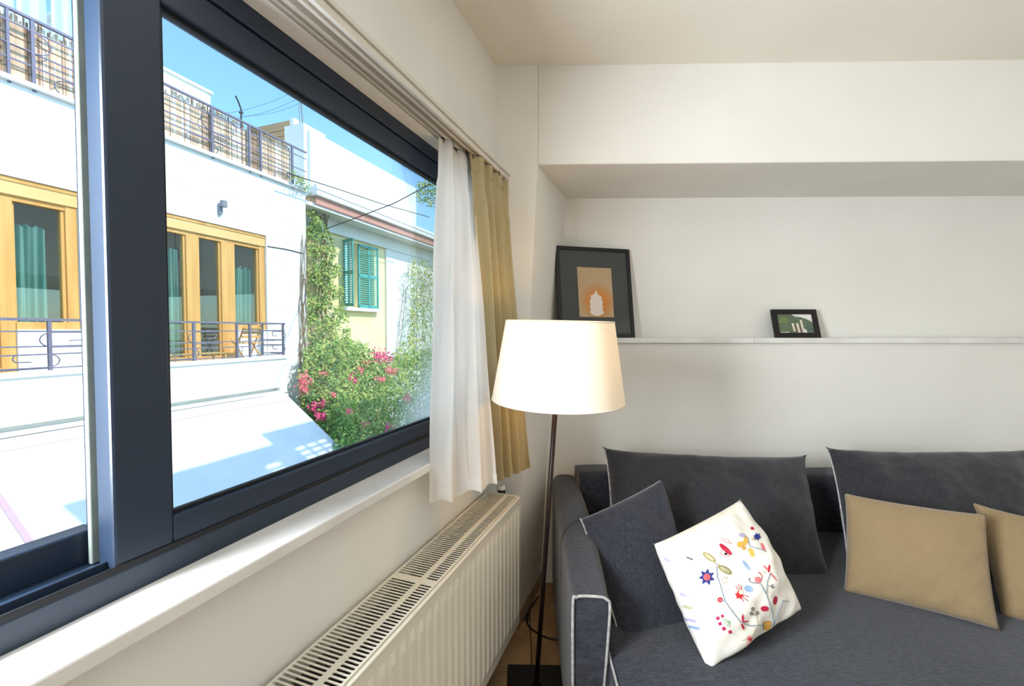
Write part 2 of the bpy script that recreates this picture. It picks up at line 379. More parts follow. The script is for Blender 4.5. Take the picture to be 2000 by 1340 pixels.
# a sash standing open behind the first: its glass edge strip shows beside the meeting stile
sb0 = sx(166, -.115)
r2 = MB().wbox(sb0 + .022, s_w1 - .12, DB - .012, DB + .03, WB + .043, WB + .064).build('sash', 'navy', win, bevel=.004)
bar('top_rail', sb0 + .022, s_w1 - .12, DB - .012, DB + .03, WT - .052, WT - .044, r2)
bar('interlock_strip', sb0, sb0 + .04, DB + .03, DB + .04, WB + .044, WT - .047, r2, 'strip', .002)
bar('stile', sb0 + .018, sb0 + .07, DB - .012, DB + .03, WB + .044, WT - .047, r2)
bar('track_rail', s_w0 + .04, sb0 + .02, DB - .02, DB + .02, WB + .04, WB + .098, win)
bar('track_lip', s_w0 + .04, sp0, DF - .03, DF - .022, WB + .04, WB + .058, win, 'navy', .001)
bar('track_lip', s_w0 + .04, s_w1 - .04, DF - .006, DF - .001, WB + .04, WB + .052, win, 'gasket', .001)
sill = MB().wbox(s_w0 - .05, s_w1 + .02, DB - .1, .052, WB - .03, WB - .002).build('window_sill', 'marble', win, bevel=.004)
# outside sill
MB().wbox(s_w0 - .05, s_w1 + .05, -.3, DB - .1, WB - .05, WB - .03).build('outer_sill', 'marble', win)

# ------------------------------------------------------------------ curtain track and curtains
ctr = empty('curtain_track', W(1.0, .04, WT), 'white double curtain track fixed above the window', 'curtain track')
st1 = sx(931, .085, 300)
mb = MB().wbox(s_w0 - .2, s_c - .05, .0, .096, WT + .022, WT + .034); mb.build('mounting_plate', 'rail', ctr)
for d0 in (.004, .056):
    mb = MB(); mb.wbox(s_w0 - .2, s_c - .05, d0, d0 + .011, WT, WT + .022); mb.wbox(s_w0 - .2, s_c - .05, d0 + .021, d0 + .034, WT, WT + .022); mb.build('track', 'rail', ctr, bevel=.002)
    MB().wbox(s_w0 - .2, s_c - .05, d0 + .011, d0 + .021, WT + .012, WT + .022).build('track_groove', 'rail', ctr)

def curtain(name, tl, tr, bl, br, m, label, ktop, kbot, folds, seed, hemband=None, drop=.02, flare=1.0):
    rnd = random.Random(seed); ph = [rnd.uniform(0, 6.28) for _ in range(4)]
    nrm = (tr - tl).cross(ZV).normalized(); nb = (br - bl).cross(ZV).normalized()
    def fn(u, v):
        t = v ** flare
        p = lerp(lerp(tl, tr, u), lerp(bl, br, u), t); p.z = lerp(lerp(tl.z, tr.z, u), lerp(bl.z, br.z, u), v)
        uu = u + .025 * math.sin(u * 9 + ph[0] + v * 1.3)
        a = lerp(ktop, kbot, v ** .8)
        w_ = math.sin(uu * folds * 2 * PI + ph[1]) + .35 * math.sin(uu * folds * 4.3 * PI + ph[2] + v)
        if v < .12: w_ = w_ * (v / .12) * .7 + .9 * math.copysign(abs(math.sin(uu * folds * 2 * PI * 1.0 + ph[1])) ** .5, math.sin(uu * folds * 2 * PI + ph[1])) * (1 - v / .12)
        p = p + lerp(nrm, nb, v) * (a * w_) + U * (.004 * math.sin(v * 14 + u * 20))
        if v > .97: p.z += drop * .5 * math.sin(uu * folds * 2 * PI + ph[3])
        return p
    root = empty(name, lerp(bl, br, .5), label, 'curtain')
    MB().grid(fn, 110, 60).build('cloth', m, root, smooth=True, recalc=False)
    MB().grid(lambda u, v: fn(u, .965 + v * .037) + Vector((0, 0, -.0)) + lerp(nrm, nb, 1) * .0015, 110, 3).build('hem', m, root, smooth=True, recalc=False)
    MB().grid(lambda u, v: fn(u, v * .045) + nrm * .0025, 110, 3).build('heading_tape', m, root, smooth=True, recalc=False)
    if hemband:
        MB().grid(lambda u, v: fn(lerp(hemband[0](v), hemband[1](v), u), lerp(.28, .995, v)) + nb * .004 , 4, 50).build('side_hem', 'hem', root, smooth=True, recalc=False)
    for k in range(5):
        p = fn((k + .5) / 5, 0); q = Vector((p.x, p.y, p.z))
        MB().box(q + Vector((-.004, -.004, -.012)), (.008, 0, 0), (0, .008, 0), ZV * (WT + .016 - q.z + .012)).build('glider', 'groove', root)
    return root
tl = on_z(838, 262, WT - .004); tl = W(tl.dot(U) + .03, .027, WT - .004)
tr = W(sx(922, .03, 300), .03, WT - .004)
bl = on_z(845, 984, .925); br = on_z(966, 948, .925)
curtain('sheer_curtain', tl, tr, bl, br, 'sheer', 'sheer white linen curtain gathered at the end of the window', .012, .020, 2.3, 5,
        (lambda v: lerp(.34, .44, v), lambda v: lerp(.345, .58, v)))
tl = W(sx(921, .072, 300), .072, WT - .004); tr = W(s_c - .07, .075, WT - .004)
bl = on_z(962, 938, .86); br = on_z(1027, 914, .86)
curtain('heavy_curtain', tl, tr, bl, br, 'beige', 'heavier beige curtain bunched in the corner behind the lamp', .017, .028, 3.6, 11)

# ------------------------------------------------------------------ radiator
ZT = 1.49 - .739; ZB = ZT - .57
rs1 = sx(1018, .18, 970); rs1 = min(rs1, s_c - .075); rs0 = rs1 - 1.6
RD0, RD1 = .012, .178
rad = empty('radiator', W((rs0 + rs1) / 2, .09, ZB), 'cream steel panel radiator with slotted top grille under the window', 'radiator')
NF = 38; pf = 1.6 / NF
def panel(dface, sgn, name):
    mb = MB(); prof = []
    for i in range(NF):
        a = rs0 + i * pf
        if i in (0,): prof += [(a, 0)]
        prof += [(a + .2 * pf, 0), (a + .34 * pf, .006), (a + .66 * pf, .006), (a + .8 * pf, 0)]
    prof += [(rs1, 0)]
    zz = [(ZB, 0), (ZB + .035, 0), (ZB + .06, 1), (ZT - .068, 1), (ZT - .042, 0), (ZT - .006, 0), (ZT - .002, -.3)]
    k = len(prof)
    for z, f in zz:
        for s_, h in prof: mb.v.append(W(s_, dface + sgn * (h * max(f, 0) + (-.004 if f < 0 else 0)), z))
    for j in range(len(zz) - 1):
        for i in range(k - 1): a = j * k + i; mb.f.append([a, a + 1, a + k + 1, a + k])
    return mb.build(name, 'rad', rad, solid=.002)
panel(RD1 - .006, 1, 'front_panel'); panel(RD0 + .008, -1, 'back_panel')
for a in (rs0 - .002, rs1 - .001): MB().wbox(a, a + .003, RD0 + .004, RD1 - .006, ZB + .01, ZT - .002).build('side_panel', 'rad', rad, bevel=.001)
MB().wbox(rs0, rs1, RD1 - .012, RD1 - .0015, ZT - .012, ZT - .003).build('top_edge', 'rad', rad, bevel=.003)
# stamped grille with rounded slots
mb = MB(); gp = .0124; ng = int(1.58 / gp); g0 = rs0 + .01; zg = ZT
def slot_cell(sa, sb, da, db, sl):
    cs = (sa + sb) / 2; hw = (sb - sa) * sl / 2; e0, e1 = da + .004 + hw, db - .004 - hw
    hole = []; outer = []
    for k in range(7):
        an = PI + PI * k / 6; hole.append((cs + hw * math.cos(an), e0 + hw * math.sin(an))); outer.append((lerp(sa, sb, k / 6), da))
    for k in range(7):
        an = PI * k / 6; hole.append((cs + hw * math.cos(an), e1 + hw * math.sin(an))); outer.append((lerp(sb, sa, k / 6), db))
    n = len(hole); b0 = len(mb.v)
    mb.v += [W(s_, d_, zg) for s_, d_ in outer] + [W(s_, d_, zg) for s_, d_ in hole]
    for k in range(n): k2 = (k + 1) % n; mb.f.append([b0 + k, b0 + k2, b0 + n + k2, b0 + n + k])
dm = RD0 + .102
for i in range(ng):
    a = g0 + i * gp
    solid = i in (ng // 2 + 6, ng // 2 + 7)
    for da, db in ((RD0 + .006, dm - .004), (dm + .004, RD1 - .014)):
        if solid: mb.add([W(a, da, zg), W(a + gp, da, zg), W(a + gp, db, zg), W(a, db, zg)], [(0, 1, 2, 3)])
        else: slot_cell(a, a + gp, da, db, .62)
e = g0 + ng * gp
mb.add([W(g0, dm - .004, zg), W(e, dm - .004, zg), W(e, dm + .004, zg), W(g0, dm + .004, zg)], [(0, 1, 2, 3)])
for a, b in ((rs0, g0), (e, rs1)): mb.add([W(a, RD0 + .006, zg), W(b, RD0 + .006, zg), W(b, RD1 - .014, zg), W(a, RD1 - .014, zg)], [(0, 1, 2, 3)])
mb.build('top_grille', 'rad', rad, solid=.0018)
MB().wbox(rs0, rs1, RD0 + .0035, RD0 + .006, ZT - .018, ZT + .001).build('grille_lip', 'rad', rad)
MB().wbox(rs0, rs1, RD1 - .0145, RD1 - .0125, ZT - .018, ZT + .001).build('grille_lip', 'rad', rad)
# convector fins between the plates
mb = MB(); nfin = 72
for (da, db) in ((RD0 + .016, RD0 + .06), (RD1 - .06, RD1 - .02)):
    pr = []
    for i in range(nfin):
        a = rs0 + .02 + i * (1.56 / nfin); q = 1.56 / nfin
        pr += [(a, da), (a + q * .4, da), (a + q * .5, db), (a + q * .9, db)]
    k0 = len(mb.v)
    for z in (ZB + .05, ZT - .03):
        for s_, d_ in pr: mb.v.append(W(s_, d_, z))
    k = len(pr)
    for i in range(k - 1): mb.f.append([k0 + i, k0 + i + 1, k0 + k + i + 1, k0 + k + i])
mb.build('convector_fins', 'fin', rad, recalc=False)
# valve at the far end
va = W(rs1 + .03, .072, ZT - .03)
MB().tube([W(rs1 - .002, .072, ZT - .03), W(rs1 + .045, .072, ZT - .03)], .011, 12).build('valve_tail', 'brass', rad, smooth=True)
MB().tube([W(rs1 + .035, .072, ZT - .05), W(rs1 + .035, .072, ZT + .008)], .018, 14).build('valve_collar', 'black', rad, smooth=True)
MB().tube([W(rs1 + .035, .072, ZT + .006), W(rs1 + .035, .072, ZT + .014), W(rs1 + .035, .072, ZT + .026)], .02, 16, r2=.016).build('valve_knob', 'whiteplastic', rad, smooth=True, bevel=.002)
MB().tube([W(rs1 + .035, .072, ZT - .045), W(rs1 + .035, .072, 0)], .0075, 10).build('supply_pipe', 'rad', rad, smooth=True)
for q in (.25, 1.3): MB().wbox(rs0 + q, rs0 + q + .03, -.001, RD0 + .008, ZB + .05, ZT - .03).build('wall_bracket', 'rad', rad)

# ------------------------------------------------------------------ floor lamp
foot = on_z(1047, 1345, .02); top = on_y(1091, 704, foot.y - .13)
ax = (top - foot).normalized()
lamp = empty('floor_lamp', (foot.x, foot.y, 0), 'lit floor lamp with cream tapered shade and thin dark pole', 'lamp')
by1 = on_z(1000, 1297, .025).y
bx0 = on_z(992, 1297, .025).x
MB().abox(bx0, bx0 + .235, by1 - .25, by1, 0, .026).build('base', 'black', lamp, bevel=.005)
mpp = foot.y / F
AX0 = ax
def axp(h): return foot + AX0 * ((h - foot.z) / AX0.z)
sh_c = axp(top.z); Rb = 131 * sh_c.y / F * .985; Rt = 106 * sh_c.y / F * .985; HS = 153 * sh_c.y / F
MB().tube([axp(.02), axp(top.z - .06)], .0095, 14).build('pole', 'pole', lamp, smooth=True)
MB().tube([axp(.026), axp(.034)], .022, 16).build('pole_collar', 'black', lamp, smooth=True)
ax = (ax * .35 + ZV * .65).normalized()
side = ax.orthogonal().normalized(); side2 = ax.cross(side)
def rim(h, r): return [sh_c + ax * h + (side * math.cos(2 * PI * k / 96) + side2 * math.sin(2 * PI * k / 96)) * r for k in range(96)]
mb = MB(); mb.loft([rim(-HS / 2, Rb), rim(-HS / 4, lerp(Rb, Rt, .25)), rim(0, lerp(Rb, Rt, .5)), rim(HS / 4, lerp(Rb, Rt, .75)), rim(HS / 2, Rt)], cap=False)
mb.build('shade', 'shade', lamp, smooth=True)
for h, r in ((-HS / 2, Rb), (HS / 2, Rt)):
    q = rim(h, r); MB().tube(q + [q[0], q[1]], .0022, 6, cap=False).build('shade_rim', 'shade', lamp, smooth=True)
mb = MB(); c_ = sh_c + ax * (HS / 2 - .025)
for k in range(3):
    an = k * 2.0944 + .4; mb.tube([c_, sh_c + ax * (HS / 2 - .002) + (side * math.cos(an) + side2 * math.sin(an)) * Rt], .002, 6)
mb.build('shade_carrier', 'brass', lamp)
MB().tube([sh_c - ax * .075, sh_c + ax * .005], .016, 14).build('socket', 'whiteplastic', lamp, smooth=True)
bulb_m = bpy.data.materials.new('lit bulb'); bulb_m.use_nodes = True; b_ = bulb_m.node_tree.nodes['Principled BSDF']
b_.inputs['Emission Color'].default_value = (1, .72, .34, 1); b_.inputs['Emission Strength'].default_value = 12; b_.inputs['Base Color'].default_value = (1, .9, .7, 1)
bc = sh_c + ax * .02 + side * .0
bq = sh_c + ax * .03
def brad(t): return .008 + .026 * math.sin(min(1, t * 1.15) * PI * .93) ** .8
MB().loft([[bq + ax * (.075 * (t / 8) - .03) + (side * math.cos(2 * PI * k / 16) + side2 * math.sin(2 * PI * k / 16)) * brad(t / 8) for k in range(16)] for t in range(9)]).build('bulb', bulb_m, lamp, smooth=True)
pl = bpy.data.lights.new('lamp_bulb_light', 'POINT'); pl.energy = 7; pl.color = (1, .56, .16); pl.shadow_soft_size = .044
po = bpy.data.objects.new('lamp_bulb_light', pl); C.objects.link(po); po.parent = lamp; po.location = bq + ax * .005 - wpos(lamp)
cp = [on_z(x, y, .008) for x, y in ((1052, 1165), (1034, 1190), (1029, 1212), (1036, 1226), (1056, 1240), (1078, 1248), (1100, 1250))]
def smooth_path(p, n=8):
    o = []
    for i in range(len(p) - 1):
        a, b, c, d = p[max(0, i - 1)], p[i], p[i + 1], p[min(len(p) - 1, i + 2)]
        for k in range(n):
            t = k / n; o.append(.5 * ((2 * b) + (c - a) * t + (2 * a - 5 * b + 4 * c - d) * t * t + (3 * b - a - 3 * c + d) * t ** 3))
    return o + [p[-1]]
MB().tube(smooth_path(cp), .004, 8).build('cord', 'black', lamp, smooth=True)

# ------------------------------------------------------------------ pictures on the ledge
def picture(name, tl, tr, br, border, thick, mats, label, cat='picture frame'):
    bl = tl + br - tr; ex = (br - bl); wv = ex.length; ex = ex.normalized(); ey = (tl - bl); hv = ey.length; ey = ey.normalized()
    nz = ex.cross(ey).normalized()
    if nz.y > 0: nz = -nz
    root = empty(name, lerp(bl, br, .5), label, cat)
    def P(x, y, z): return bl + ex * x + ey * y + nz * z
    def bx(nm, x0, x1, y0, y1, z0, z1, m, bev=0): return MB().box(P(x0, y0, z0), ex * (x1 - x0), ey * (y1 - y0), nz * (z1 - z0)).build(nm, m, root, bevel=bev)
    bx('frame_rail', 0, wv, 0, border, -thick, 0, mats[0], .002); bx('frame_rail', 0, wv, hv - border, hv, -thick, 0, mats[0], .002)
    bx('frame_stile', 0, border, border, hv - border, -thick, 0, mats[0], .002); bx('frame_stile', wv - border, wv, border, hv - border, -thick, 0, mats[0], .002)
    bx('backing', border * .5, wv - border * .5, border * .5, hv - border * .5, -thick + .001, -.009, mats[1])
    bx('glass_pane', border, wv - border, border, hv - border, -.004, -.003, 'glass_dark')
    return root, P, wv, hv
tl, tr, br = on_y(1085, 479, YN - .155), on_y(1229, 487, YN - .03), on_y(1241, 656, YL + .02)
br.z = 1.4475
pic, P, wv, hv = picture('picture_frame', tl, tr, br, .022, .022, ('frame', 'passe'), 'large black framed print with charcoal mount leaning in the niche corner')
def flat(root, P, name, pts, m, z):
    mb = MB(); mb.add([P(x, y, z) for x, y in pts], [list(range(len(pts)))]); return mb.build(name, m, root, recalc=False)
# print: tan paper with an orange sprayed halo round a pale silhouette
pm = bpy.data.materials.new('sprayed paper'); pm.use_nodes = True; t = pm.node_tree; L = t.links; b_ = t.nodes['Principled BSDF']; b_.inputs['Roughness'].default_value = .9
tc = t.nodes.new('ShaderNodeTexCoord'); vm = t.nodes.new('ShaderNodeVectorMath'); vm.operation = 'DISTANCE'
L.new(tc.outputs['Object'], vm.inputs[0]); rp = t.nodes.new('ShaderNodeValToRGB'); nz_ = t.nodes.new('ShaderNodeTexNoise'); nz_.inputs['Scale'].default_value = 160
L.new(tc.outputs['Object'], nz_.inputs[0]); ma = t.nodes.new('ShaderNodeMath'); ma.operation = 'MULTIPLY_ADD'; ma.inputs[1].default_value = .025
L.new(nz_.outputs[0], ma.inputs[0]); L.new(vm.outputs['Value'], ma.inputs[2]); L.new(ma.outputs[0], rp.inputs[0])
rp.color_ramp.elements[0].position = .07; rp.color_ramp.elements[0].color = srgb((206, 134, 52)); rp.color_ramp.elements[1].position = .13; rp.color_ramp.elements[1].color = srgb((190, 164, 128))
L.new(rp.outputs[0], b_.inputs['Base Color']); vm.inputs[1].default_value = (.012, 0, .088)
px0, px1, py0, py1 = .275 * wv, .735 * wv, .225 * hv, .775 * hv
pr_ = MB().box(P(px0, py0, -.009), P(px1, py0, -.009) - P(px0, py0, -.009), P(px0, py1, -.009) - P(px0, py0, -.009), P(0, 0, .001) - P(0, 0, 0)).build('print', pm, pic)
sil = [(-.36, 0), (-.1, -.08), (.1, -.08), (.4, .02), (.44, .1), (.36, .16), (.4, .3), (.36, .42), (.42, .5), (.34, .62), (.36, .72), (.22, .78), (.12, .84), (.02, 1), (-.08, .86), (-.2, .8), (-.34, .76), (-.3, .64), (-.42, .54), (-.36, .44), (-.42, .32), (-.36, .22), (-.4, .1)]
pw = px1 - px0; ph_ = py1 - py0
M['silh'] = mat('pale silhouette', (226, 216, 204), None, 40, .9)
flat(pic, P, 'silhouette', [(px0 + pw * .5 + x * pw * .47, py0 + ph_ * .06 + y * ph_ * .48) for x, y in sil], 'silh', -.0072)

tl, tr, br = on_y(1506, 604, YL + .075), on_y(1594, 604, YL + .075), on_y(1605, 657, YL + .02)
br.z = 1.4475
sm, P, wv, hv = picture('picture_frame', tl, tr, br, .03, .016, ('frame2', 'passe'), 'small black photo frame with a landscape photograph standing on the ledge')
for k, c in dict(p_hill=(84, 102, 76), p_hill2=(104, 122, 66), p_sky=(226, 222, 220), p_col=(222, 212, 196), p_dark=(100, 88, 76), p_bush=(70, 92, 86)).items(): M[k] = mat(k.replace('p_', 'printed '), c, tuple(min(255, v + 22) for v in c), 90, .7)
b = .03; iw, ih = wv - 2 * b, hv - 2 * b
def Q(x, y): return (b + x * iw, b + y * ih)
flat(sm, P, 'photo_hillside', [Q(0, 0), Q(1, 0), Q(1, .58), Q(.82, .78), Q(.68, .86), Q(.55, .88), Q(.42, 1), Q(0, 1)], 'p_hill', -.0085)
flat(sm, P, 'photo_sky', [Q(.42, 1), Q(.55, .88), Q(.68, .86), Q(.82, .78), Q(1, .58), Q(1, 1)], 'p_sky', -.0085)
flat(sm, P, 'photo_meadow', [Q(.02, .6), Q(.15, .52), Q(.36, .62), Q(.3, .78), Q(.1, .84)], 'p_hill2', -.008)
flat(sm, P, 'photo_thicket', [Q(.75, .1), Q(.98, .08), Q(.97, .45), Q(.84, .5)], 'p_bush', -.008)
flat(sm, P, 'photo_shade', [Q(.44, .03), Q(.74, .03), Q(.7, .3), Q(.6, .42), Q(.46, .36)], 'p_dark', -.0078)
for x, h in ((.42, .52), (.55, .52), (.67, .7)): flat(sm, P, 'photo_column', [Q(x, .02 if x > .5 else .1), Q(x + .05, .02 if x > .5 else .1), Q(x + .03, h), Q(x - .03, h)], 'p_col', -.0074)
flat(sm, P, 'photo_ruin', [Q(.68, .02), Q(.8, .02), Q(.78, .18), Q(.73, .24), Q(.69, .18)], 'p_col', -.0074)
flat(sm, P, 'photo_path', [Q(.04, 0), Q(.3, 0), Q(.28, .06), Q(.06, .05)], 'p_col', -.0078)

# ------------------------------------------------------------------ sofa
AZ = .64; SZ = .42
f_l, f_r = on_z(1118, 1160, AZ), on_z(1192, 1168, AZ); b_l, b_r = on_z(1079, 928, AZ), on_z(1126, 930, AZ)
YF = (f_l.y + f_r.y) / 2; YB = min(YL - .02, (b_l.y + b_r.y) / 2)
sofa = empty('sofa', (1.6, (YF + YB) / 2, 0), 'charcoal blue fabric sofa with pale seam piping below the niche ledge', 'sofa')
XE = 2.98
def rrect(x0, x1, z0, z1, y, r, n=6, pinch=0):
    pts = []
    for cx_, cz_, a0 in ((x1 - r, z1 - r, 0), (x0 + r, z1 - r, 90), (x0 + r * .4, z0 + r * .4, 180), (x1 - r * .4, z0 + r * .4, 270)):
        rr = r if a0 < 100 else r * .4
        for k in range(n + 1):
            an = R(a0 + 90 * k / n); pts.append(Vector((cx_ + rr * math.cos(an), y, cz_ + rr * math.sin(an))))
    return pts
def arm_piece(xf0, xf1, xb0, xb1):
    mb = MB(); rings = []
    for k in range(13):
        t = k / 12; y = lerp(YF, YB, t); e = .012 * math.sin(t * PI)
        rings.append(rrect(lerp(xf0, xb0, t) - e * .5, lerp(xf1, xb1, t) + e, .05, AZ + .02 * math.sin(t * PI) + .012 * t, y, lerp(.03, .05, min(1, t * 3))))
    mb.loft(rings); return mb
xf0, xf1 = f_l.x, f_r.x; xb0, xb1 = b_l.x, b_r.x
arm = arm_piece(xf0, xf1, xb0, xb1).build('arm', 'denim', sofa, smooth=True)
ed = arm.modifiers.new('e', 'EDGE_SPLIT'); ed.split_angle = R(50)
zz = [(xf0 + .002, .06), (xf0 + .001, .3), (xf0, AZ - .03), (xf0 + .012, AZ - .005), (xf0 + .03, AZ), (xf1 - .03, AZ - .002), (xf1 - .01, AZ - .01), (xf1, AZ - .035), (xf1 - .008, .45), (xf1 - .022, .25), (xf1 - .03, .06)]
MB().tube(smooth_path([Vector((x, YF - .003 + .002 * math.sin(z * 60), z)) for x, z in zz], 5), .0046, 8).build('arm_piping', 'pipe', sofa, smooth=True)
arm2 = arm_piece(XE - .13, XE, XE - .13, XE).build('arm', 'denim', sofa, smooth=True)
ed = arm2.modifiers.new('e', 'EDGE_SPLIT'); ed.split_angle = R(50)
# back: long padded board
mb = MB(); rings = []
for k in range(25):
    x = lerp(xb1 - .012, XE - .12, k / 24); z1 = .722 + .006 * math.sin(k * .9)
    rings.append([Vector((x, p.x, p.z)) for p in rrect(YB - .21, YB, .06, z1, 0, .055)])
mb.loft(rings); o = mb.build('back', 'denim', sofa, smooth=True); ed = o.modifiers.new('e', 'EDGE_SPLIT'); ed.split_angle = R(50)
# base and seat cushion
MB().abox(xf1 - .03, XE - .1, YF + .03, YB - .1, .05, .24).build('seat_base', 'denim', sofa, bevel=.012)
def seat_fn(u, v):
    x = lerp(xf1 + .002, XE - .125, u); y = lerp(YF - .135, YB - .19, v)
    z = SZ + .016 * math.sin(PI * min(1, max(0, u))) ** .3 * math.sin(PI * v) ** .4 + .006 * noise.noise(Vector((x * 3, y * 3, 2)))
    return Vector((x, y, z))
mb = MB(); mb.grid(seat_fn, 90, 46)
def bot(u, v): q = seat_fn(u, v); q.z = .235; return q
rgn = []
nu, nv = 90, 46
bd = [(i / nu, 0) for i in range(nu)] + [(1, j / nv) for j in range(nv)] + [(1 - i / nu, 1) for i in range(nu)] + [(0, 1 - j / nv) for j in range(nv)]
idx = [i for i in range(nu)] + [j * (nu + 1) + nu for j in range(nv)] + [nv * (nu + 1) + nu - i for i in range(nu)] + [(nv - j) * (nu + 1) for j in range(nv)]
k0 = len(mb.v)
for lev, (zf, ins) in enumerate(((.6, .012), (.1, .01), (0, -.004))):
    for (u, v) in bd:
        q = seat_fn(u, v); c_ = Vector(((xf1 + XE) / 2, (YF + YB) / 2, 0)); q.z = lerp(.235, SZ, zf)
        if v == 0: q.y -= ins
        mb.v.append(q)
nb_ = len(bd); prev = idx
for lev in range(3):
    cur = [k0 + lev * nb_ + i for i in range(nb_)]
    for i in range(nb_): i2 = (i + 1) % nb_; mb.f.append([prev[i], prev[i2], cur[i2], cur[i]])
    prev = cur
mb.f.append(prev)
st = mb.build('seat_cushion', 'denim', sofa, smooth=True)
MB().tube([seat_fn(0, v / 20) + Vector((.004, 0, .004)) for v in range(0, 15)], .0042, 8).build('seat_piping', 'pipe', sofa, smooth=True)
MB().tube([seat_fn(u / 20, 0) + Vector((0, -.002, .003)) for u in range(0, 21)], .0042, 8).build('seat_piping', 'pipe', sofa, smooth=True)
for x, y in ((xf0 + .06, YF + .06), (XE - .07, YF + .06), (xb0 + .06, YB - .07), (XE - .07, YB - .07)): MB().abox(x - .025, x + .025, y - .025, y + .025, 0, .06).build('leg', 'black', sofa)

# ------------------------------------------------------------------ cushions
def pillow(name, c00, c10, c11, c01, t, m, label, pipe=None, inset=.055, seed=0, power=.42, wr=.006, ie=.55, iv=None, n=44):
    nrm = (c10 - c00).cross(c01 - c00).normalized()
    if nrm.dot(CAM - c00) < 0: nrm = -nrm
    def base(u, v):
        a, b = 2 * u - 1, 2 * v - 1
        a2 = a * (1 - inset * (1 - b * b) ** ie); b2 = b * (1 - (iv or inset * 1.1) * (1 - a * a) ** ie)
        uu, vv = (a2 + 1) / 2, (b2 + 1) / 2
        return lerp(lerp(c00, c10, uu), lerp(c01, c11, uu), vv)
    def fn(u, v, sg):
        a, b = 2 * u - 1, 2 * v - 1
        h = max(0, (1 - a * a) * (1 - b * b)) ** power
        p = base(u, v); e = min(1, h * 2)
        edge = max(abs(a), abs(b))
        q = noise.noise(p * 7 + Vector((seed, 0, 0))) * wr * 2.0 * e + noise.noise(p * 22 + Vector((0, seed, 0))) * wr * .55 * e
        # tension creases running in from the corners and sides
        q += wr * .9 * e * math.sin(26 * (u - v) + 5 * noise.noise(p * 4)) * max(0, edge - .55)
        return p + nrm * (sg * (t * h + q * (1 if sg > 0 else .6)))
    root = empty(name, lerp(c00, c10, .5), label, 'cushion')
    mb = MB(); mb.grid(lambda u, v: fn(u, v, 1), n, n); k0 = len(mb.v)
    ids = {}
    for j in range(n + 1):
        for i in range(n + 1):
            if i in (0, n) or j in (0, n): ids[(i, j)] = j * (n + 1) + i
            else: ids[(i, j)] = len(mb.v); mb.v.append(fn(i / n, j / n, -1))
    for j in range(n):
        for i in range(n): mb.f.append([ids[(i, j)], ids[(i, j + 1)], ids[(i + 1, j + 1)], ids[(i + 1, j)]])
    vs = [v.copy() for v in mb.v]; fs = [list(f) for f in mb.f]
    cov = mb.build('cover', m, root, smooth=True)
    lw, lh = (c10 - c00).length, (c01 - c00).length
    uvs = {v: (i_ / n * lw, j_ / n * lh) for (i_, j_), v in ids.items()}
    for j_ in range(n + 1):
        for i_ in range(n + 1): uvs[j_ * (n + 1) + i_] = (i_ / n * lw, j_ / n * lh)
    ul = cov.data.uv_layers.new(name='cloth')
    for lp in cov.data.loops: ul.data[lp.index].uv = uvs[lp.vertex_index]
    for e_ in (pipe or []):
        ed = {'L': [(0, k / 30) for k in range(31)], 'R': [(1, k / 30) for k in range(31)], 'T': [(k / 30, 1) for k in range(31)], 'B': [(k / 30, 0) for k in range(31)]}[e_]
        MB().tube([base(*q) + nrm * .002 for q in ed], .0036, 6).build('piping', 'pipe', root, smooth=True)
    return root, vs, fs
def at(px, py, y): return on_y(px, py, y)
pillow('back_cushion', at(1188, 1140, 1.92), at(1630, 1142, 1.88), at(1576, 888, 2.24), at(1176, 872, 2.27), .125, 'denim2',
       'wide charcoal back cushion behind the floral cushion', 'L', .06, 3, .42, .01, .5, .1)
pillow('back_cushion', at(1655, 1150, 1.87), at(2075, 1165, 1.82), at(2020, 874, 2.2), at(1611, 872, 2.26), .125, 'denim2',
       'wide charcoal back cushion behind the two tan cushions', 'L', .06, 9, .42, .01, .5, .1)
pillow('throw_cushion', at(1214, 1262, 1.50), at(1372, 1235, 1.60), at(1292, 934, 1.90), at(1133, 1013, 1.80), .095, 'denim_uv',
       'charcoal square throw cushion propped against the sofa arm', 'L', .04, 5, .4)
pillow('throw_cushion', at(1955, 1205, 1.62), at(2250, 1300, 1.45), at(2180, 1050, 1.66), at(1898, 980, 1.83), .08, 'tan',
       'tan cushion partly tucked behind another tan cushion', None, .05, 21, .4)
pillow('throw_cushion', at(1646, 1158, 1.77), at(1955, 1234, 1.52), at(1928, 1004, 1.68), at(1648, 962, 1.90), .085, 'tan',
       'tan rectangular cushion overlapping the front of another tan cushion', None, .05, 13, .4)
flo_r, fv, ff = pillow('throw_cushion', at(1382, 1314, 1.36), at(1566, 1192, 1.53), at(1446, 974, 1.70), at(1275, 1062, 1.52), .11, 'cotton',
       'white cushion embroidered with colourful flowers resting on the sofa seat', None, .045, 31, .4, .012, .45)
